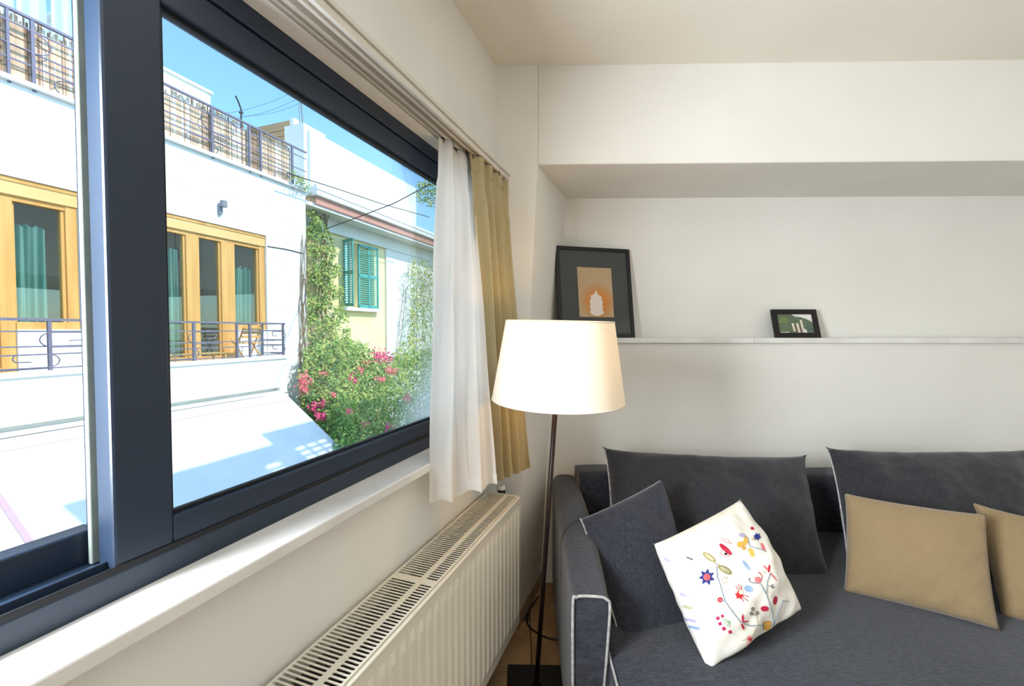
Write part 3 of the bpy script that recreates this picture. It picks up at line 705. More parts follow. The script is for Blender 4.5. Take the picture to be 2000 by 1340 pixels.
# embroidery: thin stitched shapes lying on the cushion cover
bvh = BVHTree.FromPolygons(fv, ff)
def stitch(px, py, off=.0022):
    h = bvh.ray_cast(CAM, ray(px, py).normalized())
    if h[0] is None: return None
    nn = h[1] if h[1].dot(CAM - h[0]) > 0 else -h[1]
    return h[0] + nn * off
ZS = 1191 / 320.0
def zp(x, y): return 1260 + x / ZS, 960 + y / ZS
def motif(name, pts, m, off=.0022):
    c_ = (sum(p[0] for p in pts) / len(pts), sum(p[1] for p in pts) / len(pts))
    n = len(pts); P0 = stitch(*zp(*c_), off)
    if P0 is None: return
    vs = [P0]
    for rr in (.5, 1):
        for p in pts:
            q = stitch(*zp(lerp(c_[0], p[0], rr), lerp(c_[1], p[1], rr)), off)
            if q is None: return
            vs.append(q)
    fs = [(0, 1 + i, 1 + (i + 1) % n) for i in range(n)] + [(1 + i, 1 + n + i, 1 + n + (i + 1) % n, 1 + (i + 1) % n) for i in range(n)]
    MB().add(vs, fs).build(name, m, flo_r, recalc=False)
def line(name, pts, m, wd=5, off=.0018):
    q = []
    for a, b in zip(pts, pts[1:]):
        n = max(2, int(math.dist(a, b) / 14))
        q += [(lerp(a[0], b[0], k / n), lerp(a[1], b[1], k / n)) for k in range(n)]
    q.append(pts[-1]); p3 = [stitch(*zp(*p), off) for p in q]; p3 = [p for p in p3 if p is not None]
    if len(p3) > 1: MB().tube(p3, wd * .00026, 5).build(name, m, flo_r, smooth=True)
def oval(cx_, cy_, a, b, rot, n=14): 
    r = R(rot); return [(cx_ + a * math.cos(2 * PI * k / n) * math.cos(r) - b * math.sin(2 * PI * k / n) * math.sin(r), cy_ + a * math.cos(2 * PI * k / n) * math.sin(r) + b * math.sin(2 * PI * k / n) * math.cos(r)) for k in range(n)]
def star(cx_, cy_, r1, r2, n, rot=0): return [(cx_ + (r1 if k % 2 == 0 else r2) * math.cos(R(rot) + PI * k / n), cy_ + (r1 if k % 2 == 0 else r2) * math.sin(R(rot) + PI * k / n)) for k in range(2 * n)]
line('stem_stitch', [(520, 540), (522, 620), (545, 680), (580, 800), (650, 895), (690, 945)], 'greyblue', 6)
line('stem_stitch', [(690, 945), (760, 975), (850, 970), (930, 975), (985, 830), (1000, 790)], 'greyblue', 5)
line('stem_stitch', [(930, 975), (925, 880), (880, 750), (835, 670), (800, 668)], 'greyblue', 6)
line('stem_stitch', [(880, 740), (885, 660), (910, 590)], 'greyblue', 5)
line('stem_stitch', [(885, 685), (920, 690)], 'greyblue', 4)
line('stem_stitch', [(720, 318), (745, 350), (760, 400), (840, 420), (880, 440)], 'greyblue', 5)
line('stem_stitch', [(545, 540), (505, 520), (490, 500)], 'olive', 5)
line('stem_stitch', [(800, 885), (815, 960), (780, 1030), (755, 1070), (740, 1140)], 'sand', 4)
line('stem_stitch', [(1000, 795), (1040, 795)], 'greyblue', 4)
line('stem_stitch', [(580, 795), (550, 790)], 'greyblue', 4)
line('stem_stitch', [(300, 478), (345, 497)], 'ink', 7)
for a, b in (((610, 945), (555, 915)), ((610, 945), (560, 930)), ((615, 945), (570, 955)), ((612, 950), (590, 975)), ((615, 950), (610, 985))): line('stem_stitch', [a, b], 'sage', 4)
motif('flower_motif', star(447, 622, 62, 34, 7, 20), 'navyblue'); motif('flower_motif', oval(447, 622, 26, 26, 0), 'pink', .003)
for k in range(3): line('stem_stitch', [(432 + k * 14, 600), (440 + k * 14, 645)], 'crimson', 4, .0034)
motif('leaf_motif', oval(465, 478, 56, 20, 35), 'olive'); motif('leaf_motif', oval(578, 570, 56, 22, 30), 'olive')
motif('leaf_motif', oval(465, 478, 44, 11, 35), 'sand', .003); motif('leaf_motif', oval(578, 570, 44, 12, 30), 'sand', .003)
motif('petal_motif', oval(582, 420, 60, 17, 42), 'crimson')
line('stem_stitch', oval(580, 448, 36, 24, 20) , 'pink', 3); motif('flower_motif', oval(582, 455, 12, 8, 20), 'ink', .003)
line('stem_stitch', [(540, 342), (590, 372), (630, 380)], 'pink', 3); line('stem_stitch', [(555, 340), (600, 350), (615, 372)], 'pink', 3)
motif('petal_motif', oval(690, 385, 26, 22, 10), 'mustard'); motif('petal_motif', oval(728, 360, 18, 32, 10), 'mustard'); motif('petal_motif', oval(772, 445, 18, 34, -20), 'mustard')
motif('petal_motif', oval(700, 318, 22, 14, 10), 'lilac'); motif('flower_motif', oval(716, 412, 14, 14, 0), 'orange', .003); motif('petal_motif', oval(738, 420, 12, 22, 20), 'cream', .0028)
motif('flower_motif', star(812, 330, 30, 18, 6, 10), 'navyblue'); motif('petal_motif', oval(777, 270, 14, 11, 30), 'crimson'); motif('petal_motif', oval(785, 345, 14, 10, 0), 'sand')
motif('petal_motif', oval(855, 405, 10, 34, -28), 'pink')
motif('leaf_motif', oval(735, 540, 48, 12, 52), 'paleblue')
motif('leaf_motif', oval(750, 708, 34, 24, 15), 'paleblue')
motif('flower_motif', star(683, 752, 34, 22, 6, 10), 'red'); motif('flower_motif', oval(694, 733, 16, 16, 0), 'cream', .003)
for a, b in (((680, 720), (655, 688)), ((690, 715), (675, 675)), ((700, 718), (697, 685)), ((705, 765), (745, 795)), ((712, 755), (750, 765)), ((700, 775), (715, 800))): line('stem_stitch', [a, b], 'red', 4)
motif('flower_motif', oval(543, 787, 19, 19, 0), 'crimson'); motif('flower_motif', oval(543, 787, 9, 9, 0), 'pink', .003)
line('stem_stitch', star(577, 645, 30, 14, 7), 'sand', 3)
for x, y, r_ in ((527, 920, 17), (560, 905, 15), (543, 960, 17), (570, 995, 18), (615, 1018, 17)): motif('petal_motif', star(x, y, r_, r_ * .62, 4, 20), 'magenta')
motif('petal_motif', [(706, 885), (716, 915), (712, 942), (700, 935), (698, 910)], 'crimson'); motif('petal_motif', [(700, 938), (748, 938), (742, 948), (705, 950)], 'crimson'); motif('petal_motif', [(692, 955), (705, 960), (718, 985), (715, 1008), (700, 985)], 'crimson')
for x, y in ((780, 853), (770, 885), (813, 882)): line('stem_stitch', oval(x, y, 9, 11, 0, 8) + [oval(x, y, 9, 11, 0, 8)[0]], 'ink', 4); line('stem_stitch', [(x, y + 10), (798, 900)], 'sand', 3)
motif('petal_motif', oval(866, 850, 30, 20, 0), 'crimson'); motif('petal_motif', oval(943, 790, 14, 32, 8), 'crimson')
motif('flower_motif', [(858, 945), (912, 940), (915, 980), (895, 1005), (858, 1005)], 'orange')
for k in range(3): line('stem_stitch', [(870 + k * 14, 948), (868 + k * 14, 1000)], 'mustard', 4, .003)
motif('flower_motif', [(795, 625), (828, 620), (835, 660), (815, 672), (796, 655)], 'pink'); line('stem_stitch', [(835, 660), (848, 620), (830, 590), (818, 595)], 'crimson', 4); line('stem_stitch', [(800, 668), (765, 660), (752, 640), (765, 632)], 'ink', 4)
motif('petal_motif', oval(880, 560, 34, 8, 45), 'pink'); motif('petal_motif', oval(898, 560, 8, 30, 8), 'crimson'); motif('petal_motif', oval(930, 620, 40, 6, 50), 'pink'); line('stem_stitch', oval(868, 588, 12, 10, 0, 8), 'sand', 3)
line('stem_stitch', oval(924, 690, 9, 11, 0, 8), 'ink', 4)
motif('flower_motif', oval(757, 1068, 20, 22, 0), 'pink'); motif('flower_motif', oval(757, 1070, 9, 10, 0), 'crimson', .003); line('stem_stitch', [(695, 1080), (740, 1070)], 'sand', 4); line('stem_stitch', [(750, 1090), (730, 1140)], 'pink', 4)
for (x, y, a, m_) in ((138, 492, 22, 'lilac'), (265, 748, 34, 'lilac'), (285, 836, 36, 'sand'), (305, 930, 44, 'lilac'), (335, 985, 40, 'paleblue'), (350, 1078, 42, 'lilac'), (385, 1185, 24, 'sand')):
    x += 22; motif('border_patch', [(x - a, y - 16), (x, y - 8), (x + a, y + 2), (x + a - 3, y + 22), (x, y + 14), (x - a + 6, y + 6)], m_)

# ================================================================== OUTSIDE
DFa = -7.19; DBa = DFa + .62; ZST = -3.4
struct(MB().wbox(-30, 45, -30, -.26, ZST - .2, ZST).build('ground', 'asphalt'))
# --- white house across the street
b1 = empty('white_house', W(6, DFa, ZST), 'white rendered house across the street with roof terrace and balcony', 'building')
e1 = sx(600, DFa); w1s = -9.0
ZR = 4.70
u1a, u1b = sx(-330, DFa), sx(157, DFa, 500)
u2a, u2b = sx(255, DFa, 540), sx(521, DFa, 540)
ZFL, ZTOP, ZBOX = .92, 3.47, 3.24
mb = MB(); holes_wall(mb, w1s, e1, ZST, ZR, DFa - .28, DFa, [(u1a, u1b, ZFL, ZTOP), (u2a, u2b, ZFL, ZTOP)]); mb.build('wall', 'white_wall', b1)
mb = MB(); mb.wbox(w1s, e1, DFa - 7, DFa - .28, ZR - .25, ZR - .02); mb.build('roof_slab', 'white_plain', b1)
mb = MB(); mb.wbox(w1s, e1 + .02, DFa - .3, DFa + .06, ZR - .02, ZR + .05); mb.build('roof_edge', 'white_plain', b1, bevel=.01)
mb = MB(); mb.wbox(e1 - .3, e1, DFa - 7, DFa - .28, ZST, ZR); mb.build('side_wall', 'white_plain', b1)
mb = MB(); mb.wbox(w1s, e1 - .3, DFa - 3.2, DFa - 3.0, ZFL - .2, ZR - .25); mb.wbox(w1s, e1 - .3, DFa - 3, DFa - .28, ZFL - .2, ZFL - .02); mb.build('room_interior', 'room_dark', b1)
def unit(s0, s1, cuts, sillfrom):
    """wooden french door: shutter box, jambs, stiles, panes; the last bay is a window on a low wall"""
    r = MB().wbox(s0, s1, DFa - .16, DFa - .03, ZBOX, ZTOP - .01).build('french_door', 'woodbox', b1, bevel=.006)
    par = r
    MB().wbox(s0, s0 + .09, DFa - .17, DFa - .05, ZFL, ZBOX).build('jamb', 'wood', par, bevel=.004)
    MB().wbox(s1 - .13, s1, DFa - .17, DFa - .05, 1.52, ZBOX).build('jamb', 'wood', par, bevel=.004)
    MB().wbox(s0, s1, DFa - .17, DFa - .06, ZBOX - .07, ZBOX).build('head', 'wood', par, bevel=.004)
    lo = s0 + .09
    for (a, b) in cuts:
        MB().wbox(a, b, DFa - .17, DFa - .055, ZFL, ZBOX - .07).build('stile', 'wood', par, bevel=.005)
        MB().wbox(lerp(a, b, .47), lerp(a, b, .53), DFa - .06, DFa - .053, ZFL, ZBOX - .07).build('leaf_gap', 'wood', par)
        MB().wbox(b - .0, b + .03, DFa - .17, DFa - .1, ZFL + .08, ZBOX - .07).build('glazing_bead', 'wood', par); MB().wbox(a - .035, a, DFa - .17, DFa - .085, ZFL + .08, ZBOX - .07).build('glazing_bead', 'wood', par)
        MB().wbox(lo, a, DFa - .12, DFa - .115, ZFL + .08, ZBOX - .07).build('glass_pane', 'glass_out', par)
        MB().wbox(lo, a, DFa - .16, DFa - .07, ZFL, ZFL + .09).build('bottom_rail', 'wood', par)
        lo = b
    MB().wbox(lo, s1 - .13, DFa - .12, DFa - .115, 1.6, ZBOX - .07).build('glass_pane', 'glass_out', par)
    MB().wbox(s1 - .17, s1 - .13, DFa - .17, DFa - .08, 1.6, ZBOX - .07).build('glazing_bead', 'wood', par)
    MB().wbox(s0, s1, DFa - .1, DFa - .055, ZBOX - .02, ZBOX + .0).build('box_gap', 'wood', par)
    MB().wbox(s0, s1, DFa - .12, DFa - .02, ZTOP - .06, ZTOP - .005).build('box_cap', 'wood', par)
    MB().wbox(lo, s1, DFa - .17, DFa - .04, 1.5, 1.6).build('bottom_rail', 'wood', par, bevel=.004)
    MB().wbox(lo, s1, DFa - .28, DFa - .02, ZFL, 1.5).build('low_wall', 'white_wall', par)
    return r, lo
def drape(par, s0, s1, z0, z1, d, folds, seed):
    def fn(u, v):
        return W(lerp(s0, s1, u), d + .05 * math.sin(u * folds * 6.28 + seed) + .015 * math.sin(u * folds * 15 + v * 2), lerp(z1, z0, v) - (.07 * (1 - v) * abs(math.sin(u * folds * 3.14 + seed))))
    MB().grid(fn, 60, 10).build('window_curtain', 'tealcloth', par, smooth=True, recalc=False)
X = lambda px, py=540: sx(px, DFa, py)
r, lo = unit(u1a, u1b, [(X(-190), X(-150)), (X(2), X(33))], 0)
drape(r, X(36), X(112), 1.45, 2.95, DFa - .24, 3.5, 1)
r, lo = unit(u2a, u2b, [(X(369), X(394)), (X(437), X(463))], 0)
drape(r, X(330), X(361), ZFL, 2.98, DFa - .24, 3, 2); drape(r, X(464), X(503), 1.45, 2.8, DFa - .24, 3.5, 4)
pd = empty('pendant_lamp', W(X(408), DFa - .9, 2.9), 'dark pendant lamp seen through the balcony door glass', 'lamp')
MB().tube([W(X(408), DFa - .9, 2.88), W(X(408), DFa - .9, 2.98), W(X(408), DFa - .9, 3.06)], .2, 20, r2=.04).build('shade', 'iron', pd, smooth=True)
MB().tube([W(X(408), DFa - .9, 3.05), W(X(408), DFa - .9, 4.45)], .008, 6).build('cord', 'black', pd)
# balcony
e2 = sx(557, DBa, 660)
zb0, zb1 = on_wall(546, 763.5, DBa)[1], on_wall(546, 756.5, DBa)[1]; s_b = sx(547, DBa, 760)
mb = MB(); mb.wbox(w1s, e2 + .03, DFa, DBa, zb1, ZFL); mb.wbox(w1s, e2 + .03, DFa, DBa, min(.22, zb0 - .05), zb0); mb.wbox(w1s, s_b, DFa, DBa - .14, zb0, zb1); mb.wbox(s_b, e2 + .03, DFa, DBa, zb0, zb1); mb.build('balcony_slab', 'white_wall', b1)
zr0, zr1 = on_wall(450, 699, DBa)[1], on_wall(450, 630, DBa)[1]
MB().wbox(w1s, e2 + .06, DBa - .12, DBa + .03, ZFL - .005, zr0 - .015).build('balcony_kerb', 'white_plain', b1, bevel=.01)
MB().wbox(w1s, s_b, DBa - .15, DBa - .13, zb0, zb1).build('drip_band', 'white_plain', b1)
def hook(mb, P0, ax_s, ax_z, w_, h, r, flip=1):
    """scroll: a U of flat iron lying on its side with one long and one short leg"""
    pts = []
    for k in range(6): pts.append((w_ * (1 - k / 5), 0))
    for k in range(1, 12): an = PI / 2 + PI * k / 12; pts.append((h * .9 * math.cos(an) * .8, h / 2 - h / 2 * math.sin(an)))
    for k in range(4): pts.append((w_ * .62 * k / 3, h))
    for k in range(1, 8): an = PI / 2 - PI * k / 8; pts.append((w_ * .62 + h * .3 * math.cos(an), h * .72 + h * .28 * math.sin(an)))
    pts.append((w_ * .35, h * .44))
    mb.tube([P0 + ax_s * (x * flip) + ax_z * y for x, y in pts], r, 5)
def railing(par, s0, s1, d, z0, z1, posts, fr, hooks, thick=.016):
    rl = MB().wbox(s0, s1, d - .022, d + .022, z1 - .02, z1 + .012).build('railing', 'iron', par)
    H = z1 - z0
    for f_ in fr: MB().wbox(s0, s1, d - .008, d + .008, z0 + H * f_ - .009, z0 + H * f_ + .009).build('rail_bar', 'iron', rl)
    for (p, tk) in posts: MB().wbox(p - tk, p + tk, d - .018, d + .018, z0 - .02, z1).build('railing_post', 'iron', rl)
    for (p, f_, w_, h, fl) in hooks:
        mb = MB(); hook(mb, W(p, d + .012, z0 + H * f_), U, ZV, w_, H * h, .008, fl); mb.build('scroll', 'iron', rl)
    return rl
fb = (.02, .30, .46, .76)
V = lambda px, py=660: sx(px, DBa, py)
railing(b1, w1s + .1, e2, DBa - .04, zr0, zr1, [(V(-150), .016), (V(100), .018), (V(382), .02), (V(466), .016), (V(491), .016), (e2 - .015, .016)], fb,
        [(V(108), .44, .42, .3, 1), (V(94), .04, .42, .26, -1), (V(388), .42, .42, .32, 1), (V(376), .04, .42, .26, -1), (V(-145), .44, .42, .3, 1)])
# side return of the balcony railing
rl = MB().box(W(e2 - .03, DFa, zr1 - .02), U * .04, N * (DBa - DFa), ZV * .03).build('railing', 'iron', b1)
for f_ in fb: MB().box(W(e2 - .018, DFa, zr0 + (zr1 - zr0) * f_), U * .016, N * (DBa - DFa), ZV * .018).build('rail_bar', 'iron', rl)
MB().box(W(e2 - .03, DFa, zr0 - .02), U * .03, N * .03, ZV * (zr1 - zr0)).build('railing_post', 'iron', rl)
for f_, h in ((.48, .26), (.06, .24)):
    mb = MB(); hook(mb, W(e2 - .01, DBa - .1, zr0 + (zr1 - zr0) * f_), N, ZV, .3, (zr1 - zr0) * h, .008, -1); mb.build('scroll', 'iron', rl)
# roof terrace railing
zt0, zt1 = on_wall(450, 321, DFa)[1], on_wall(450, 226, DFa)[1]
T = lambda px, py=260: sx(px, DFa, py)
et = T(571, 330)
railing(b1, w1s + .1, T(598, 300), DFa, zt0, zt1, [(T(-60, 80), .02), (T(15, 90), .014), (T(64, 110), .018), (T(414, 260), .017), (T(487, 290), .017), (T(509, 300), .017), (et, .02)], (.03, .33, .52, .83),
        [(T(135, 170), .06, .55, .24, 1), (T(408, 290), .06, .55, .24, -1), (T(417, 240), .5, .55, .36, 1), (T(545, 330), .06, .3, .2, 1), (T(420, 250), .33, .3, .12, 1), (T(60, 110), .52, .5, .3, -1)])
# reed screen behind the terrace railing: many single reeds
scr = empty('reed_screen', W((w1s + et) / 2, DFa - .05, ZR), 'reed matting screen tied behind the roof terrace railing', 'screen')
reeds = [MB(), MB(), MB()]; s_ = T(-120, 60); rnd = random.Random(3)
while s_ < et - .02:
    wd = rnd.uniform(.010, .02); q_ = noise.noise(Vector((s_ * 1.7, 0, 0))) * .7 + rnd.uniform(-.8, .8); dk = 1 if q_ > .42 else (2 if q_ < -.5 else 0)
    reeds[dk].wbox(s_, s_ + wd, DFa - .07 - rnd.uniform(0, .012), DFa - .055, ZR + .02, zt1 + rnd.uniform(-.16, .05)); s_ += wd + .0006
for nm, m_, mb in (('reeds', 'reed', reeds[0]), ('dark_reeds', 'reed2', reeds[1]), ('pale_reeds', 'reed3', reeds[2])):
    o = mb.build(nm, m_, scr, recalc=False); o['kind'] = 'stuff'
for z in (zt0 + .2, zt0 + .62): MB().wbox(T(-120, 60), et, DFa - .054, DFa - .05, z, z + .015).build('binding_wire', 'stem', scr)
# penthouse volumes on the roof
h1 = empty('white_penthouse', W(4, DFa - 3, ZR), 'plain white rooftop room behind the reed screen', 'building')
c11 = sx(411, DFa - 2.4, 180)
zz_ = on_wall(411, 184, DFa - 2.4)[1]
mb = MB(); mb.wbox(sx(120, DFa - 2.4, 100), c11, DFa - 6, DFa - 2.4, ZR, zz_); mb.build('wall', 'white_plain', h1)
mb = MB(); mb.wbox(sx(120, DFa - 2.4, 100) - .1, c11 + .04, DFa - 6, DFa - 2.36, zz_, zz_ + .06); mb.build('parapet', 'white_plain', h1)
h0 = empty('rooftop_canopy', W(0, DFa - 1.6, ZR), 'pale rooftop sheets hung under a canopy above the reed screen', 'canopy')
M['sheet'] = translucent('pale blue sheet', (226, 234, 238), .25, 0, (206, 222, 232))
rnd = random.Random(4)
pxs = [-200, -90, 30, 88, 96, 140, 152, 186]
for a, b in zip(pxs, pxs[1:]):
    if b - a < 14: continue
    sa, sb = sx(a, DFa - 1.4, 40), sx(b, DFa - 1.4, 40); q = rnd.uniform(0, 3)
    MB().grid(lambda u, v: W(lerp(sa, sb, u), DFa - 1.4 + .06 * math.sin(u * 11 + q + v * 2), lerp(9.3, ZR + .1, v)), 24, 10).build('hanging_sheet', 'sheet', h0, smooth=True, recalc=False)
for a in (-90, 92, 186): MB().tube([W(sx(a, DFa - 1.4, 40), DFa - 1.5, ZR), W(sx(a, DFa - 1.4, 40), DFa - 1.5, 9.4)], .03, 8).build('canopy_post', 'white_plain', h0)
MB().wbox(sx(-210, DFa - 1.4, 40), sx(190, DFa - 1.4, 40), DFa - 3.6, DFa - 1.3, 9.3, 9.4).build('canopy_roof', 'white_plain', h0)
# wall lamp and wires on the facade
wl = empty('wall_lamp', W(X(428, 410), DFa, 3.6), 'small grey spot lamp on the white facade above the balcony door', 'lamp')
a_, z_ = on_wall(428, 402, DFa)
MB().wbox(a_ - .03, a_ + .03, DFa - .01, DFa + .05, z_ - .16, z_ + .02).build('bracket', 'greybox', wl)
MB().tube([W(a_ + .03, DFa + .08, z_ - .02), W(a_ + .03, DFa + .08, z_ + .09)], .06, 14).build('lamp_head', 'greybox', wl, smooth=False)
def cable(name, pts, r, label, sag=0):
    q = []
    for a, b in zip(pts, pts[1:]):
        for k in range(12):
            t = k / 12; p = lerp(a, b, t); p.z -= sag * 4 * t * (1 - t); q.append(p)
    q.append(pts[-1]); o = MB().tube(q, r, 6).build(name, 'cable', smooth=True); return tag(o, label, 'cable')
def wp(px, py, d): s_, z_ = on_wall(px, py, d); return W(s_, d, z_)
cable('facade_cable', [wp(158, 409, DFa + .005), wp(300, 440, DFa + .01)], .008, 'thin dark cable along the white facade between the two wooden doors')
cable('facade_cable', [wp(522, 481, DFa + .005), wp(560, 487, DFa + .01), wp(592, 495, DFa + .01)], .01, 'thin dark cable running from the wooden window to the house corner')
cable('overhead_cable', [wp(560, 338, DFa + .3), wp(650, 366, DFa + .35), wp(745, 398, DFa + .5), wp(838, 424, DFa + .6)], .012, 'dark overhead cable running along the upper storey of the yellow house')
cable('overhead_cable', [wp(634, 448, DFa - .1), wp(700, 424, DFa + 1.2), wp(770, 397, DFa + 2.6), wp(840, 360, DFa + 3.8)], .011, 'dark overhead cable rising from the ivy across the street')
# --- awning over the ground floor
s_a, z_a = on_wall(556, 769, DBa)
A0 = W(s_a, DBa, z_a)
r_ = ray(676, 886); sidep = lambda t: (CAM + r_ * t)
t_ = (s_a - CAM.dot(U)) / r_.dot(U); A1 = CAM + r_ * t_
sl_v = (A1 - A0); kd = sl_v.dot(N); sl_v = sl_v / kd        # per metre away from the facade
LEN = 3.1
aw = empty('awning', W(3, DBa + 1, z_a - 1), 'sloping white canvas awning over the ground floor of the white house', 'awning')
nrmA = U.cross(sl_v).normalized()
if nrmA.z < 0: nrmA = -nrmA
def aw_pt(s_, k): return W(s_, DBa, z_a) + sl_v * k
def aw_hit(px, py):
    r = ray(px, py); t = (A0 - CAM).dot(nrmA) / r.dot(nrmA); return CAM + r * t
sm_ = [aw_hit(38, 1034).dot(U)]
seams = sorted([sm_[0], sm_[0] - 3.4, s_a])
lefts = [-9.0] + seams
for a, b in zip(lefts, lefts[1:]):
    MB().box(aw_pt(a, 0), U * (b - a), sl_v * LEN, nrmA * .015).build('canvas', 'awning', aw)
for a in seams[:-1]: MB().box(aw_pt(a - .03, 0) + nrmA * .013, U * .06, sl_v * LEN, nrmA * .01).build('seam', 'seam', aw)
MB().box(aw_pt(-9, .16) + nrmA * .012, U * (s_a + 9), sl_v * .012, nrmA * .008).build('seam', 'seam', aw)
MB().box(aw_pt(-9, 0) - ZV * .05, U * (s_a + 9), N * .1, ZV * .06).build('cassette', 'awning', aw)
MB().tube([aw_pt(-9, LEN), aw_pt(s_a, LEN)], .035, 10).build('front_bar', 'white_plain', aw)
for a in (s_a - .15, s_a - 4.2):
    MB().tube([W(a, DFa, z_a - 1.2), aw_pt(a, LEN) - ZV * .05], .02, 8).build('awning_arm', 'white_plain', aw)
# --- chair and table on the balcony
ch = empty('balcony_chair', W(V(492), DBa - .35, ZFL), 'small slatted wooden folding chair behind the balcony railing', 'chair')
s_ = V(490)
for q in (0, .36): 
    MB().tube([W(s_ + q, DBa - .5, ZFL), W(s_ + q + .0, DBa - .18, ZFL + .62)], .016, 6).build('leg', 'wood', ch)
    MB().tube([W(s_ + q, DBa - .15, ZFL), W(s_ + q, DBa - .5, ZFL + .42)], .016, 6).build('leg', 'wood', ch)
for k in range(4): MB().wbox(s_ - .01, s_ + .37, DBa - .5 + k * .09, DBa - .43 + k * .09, ZFL + .32, ZFL + .34).build('seat_slat', 'wood', ch)
for k in range(3): MB().wbox(s_ - .01, s_ + .37, DBa - .22 + k * .02, DBa - .2 + k * .02, ZFL + .42 + k * .075, ZFL + .47 + k * .075).build('back_slat', 'wood', ch)
tb = empty('balcony_table', W(V(365), DBa - .3, ZFL), 'low wooden table behind the balcony railing', 'table')
a, b = V(347), V(458)
for k in range(5): MB().wbox(a, b, DBa - .5 + k * .075, DBa - .435 + k * .075, ZFL + .15, ZFL + .17).build('top_slat', 'woodbox', tb)
for q in (a + .05, b - .08):
    for e_ in (-.47, -.17): MB().wbox(q, q + .03, DBa + e_, DBa + e_ + .03, ZFL, ZFL + .15).build('leg', 'wood', tb)

# --- yellow house further along
D2 = -7.85
b2 = empty('yellow_house', W(14, D2, ZST), 'pale yellow and white house with teal shutters and terracotta eave', 'building')
Y_ = lambda px, py=550: sx(px, D2, py)
ex0, ex1, ex2 = e1 - .05, Y_(752, 560), Y_(1010)
zw = on_wall(690, 468, D2)[1]
wz0, wz1 = on_wall(700, 601, D2)[1], on_wall(690, 474, D2)[1]
wa, wb = Y_(672), Y_(698)
mb = MB(); holes_wall(mb, ex0, ex1, ZST, zw, D2 - .3, D2, [(wa, wb, wz0, wz1)]); mb.build('wall', 'yellow_wall', b2)
mb = MB(); mb.wbox(ex1, ex2, ZST and D2 - .3, D2 + .06, ZST, zw); mb.build('wall', 'white_plain', b2)
mb = MB(); mb.wbox(wa - .5, wb + .5, D2 - 1.5, D2 - 1.4, wz0 - .3, wz1 + .3); mb.build('room_interior', 'room_dark', b2)
ze = on_wall(700, 418, D2 + .62)[1]
MB().wbox(ex0, ex2, D2 - .3, D2 + .1, zw, ze - .18).build('frieze', 'white_plain', b2)
MB().wbox(ex0 + .15, ex2, D2 - .3, D2 + .58, ze - .2, ze - .11).build('eave_soffit', 'white_plain', b2)
s_e = sx(617, D2 + .62, 386)
MB().wbox(s_e, Y_(900), D2 - .2, D2 + .62, ze - .13, ze + .06).build('eave_band', 'redband', b2, bevel=.01)
MB().wbox(s_e - .05, Y_(1000), D2 - .3, D2 + .70, ze + .06, ze + .30).build('cornice', 'white_plain', b2, bevel=.03)
MB().wbox(s_e - .05, Y_(1000), D2 + .695, D2 + .715, ze + .2, ze + .23).build('cornice_line', 'white_plain', b2)
zt = on_wall(700, 305, D2 + .2)[1]
MB().wbox(sx(606, D2 + .2, 300), sx(812, D2 + .2, 300), D2 - .5, D2 + .2, ze + .25, zt).build('attic', 'white_plain', b2)
MB().wbox(sx(606, D2 + .2, 300) - .12, sx(606, D2 + .2, 300) + .6, D2 - .5, D2 + .12, ze - .6, zt + .12).build('attic_pier', 'white_plain', b2)
# window and shutters
wr = MB().wbox(wa, wb, D2 - .2, D2 - .13, wz0, wz0 + .07).build('shuttered_window', 'white_plain', b2)
for (p, q, z0, z1) in ((wa, wb, wz1 - .07, wz1), (wa, wa + .07, wz0, wz1), (wb - .12, wb, wz0, wz1)): MB().wbox(p, q, D2 - .2, D2 - .13, z0, z1).build('window_frame', 'white_plain', wr)
MB().wbox(wa, wb, D2 - .18, D2 - .175, wz0, wz1).build('glass_pane', 'glass_out', wr)
def shutter(p0, pv, wdt):
    """louvred leaf hinged at p0 and turned along pv"""
    pv = pv.normalized(); th_ = pv.cross(ZV) * .035; H = wz1 - wz0
    l = MB().box(p0, pv * .05, th_, ZV * H).build('shutter', 'teal', b2)
    for k in (wdt / 2 - .02, wdt - .05): MB().box(p0 + pv * k, pv * .05, th_, ZV * H).build('shutter_stile', 'teal', l)
    for z in (0, H * .48, H - .08): MB().box(p0 + ZV * z, pv * wdt, th_, ZV * .08).build('shutter_rail', 'teal', l)
    n = 26
    for k in range(n):
        z = .09 + k * (H - .18) / n
        MB().box(p0 + pv * .04 + ZV * z, pv * (wdt - .08), th_ * .9 + ZV * -.02, ZV * .014).build('louvre', 'teal', l)
shutter(W(wb + .005, D2 + .02, wz0), U * 1 + N * .12, sx(732, D2, 540) - wb)
shutter(W(wa - .005, D2 + .02, wz0), N * 1 - U * .25, .42)
MB().wbox(wa - .15, sx(736, D2, 600), D2 - .05, D2 + .14, wz0 - .11, wz0 - .01).build('window_ledge', 'white_plain', b2, bevel=.01)
# rooftop structures
h2 = empty('slatted_penthouse', W(9, D2 - 4, ZR), 'tan slatted rooftop wall beside a white pier', 'building')
dh = DFa - 1.2; p1, z1_ = on_wall(574, 233, dh)
MB().wbox(p1, p1 + .3, dh - 5, dh - .02, ZR - .5, z1_).build('wall', 'tanwood', h2)
zz_ = ZR - .4
while zz_ < z1_ - .1:
    MB().wbox(p1 - .03, p1 + .01, dh - 5, dh - .02, zz_, zz_ + .13).build('slat', 'tanwood', h2); zz_ += .15
MB().wbox(p1 - .035, p1 + .32, dh - .1, dh + .02, ZR - .5, z1_ + .03).build('pier', 'white_plain', h2)
an = empty('antenna', wp(471, 240, DFa - 2), 'thin dark bent antenna rod rising above the reed screen', 'antenna')
MB().tube([wp(471, 262, DFa - 2), wp(471, 214, DFa - 2), wp(466, 200, DFa - 2), wp(460, 187, DFa - 2)], .02, 6).build('rod', 'cable', an)
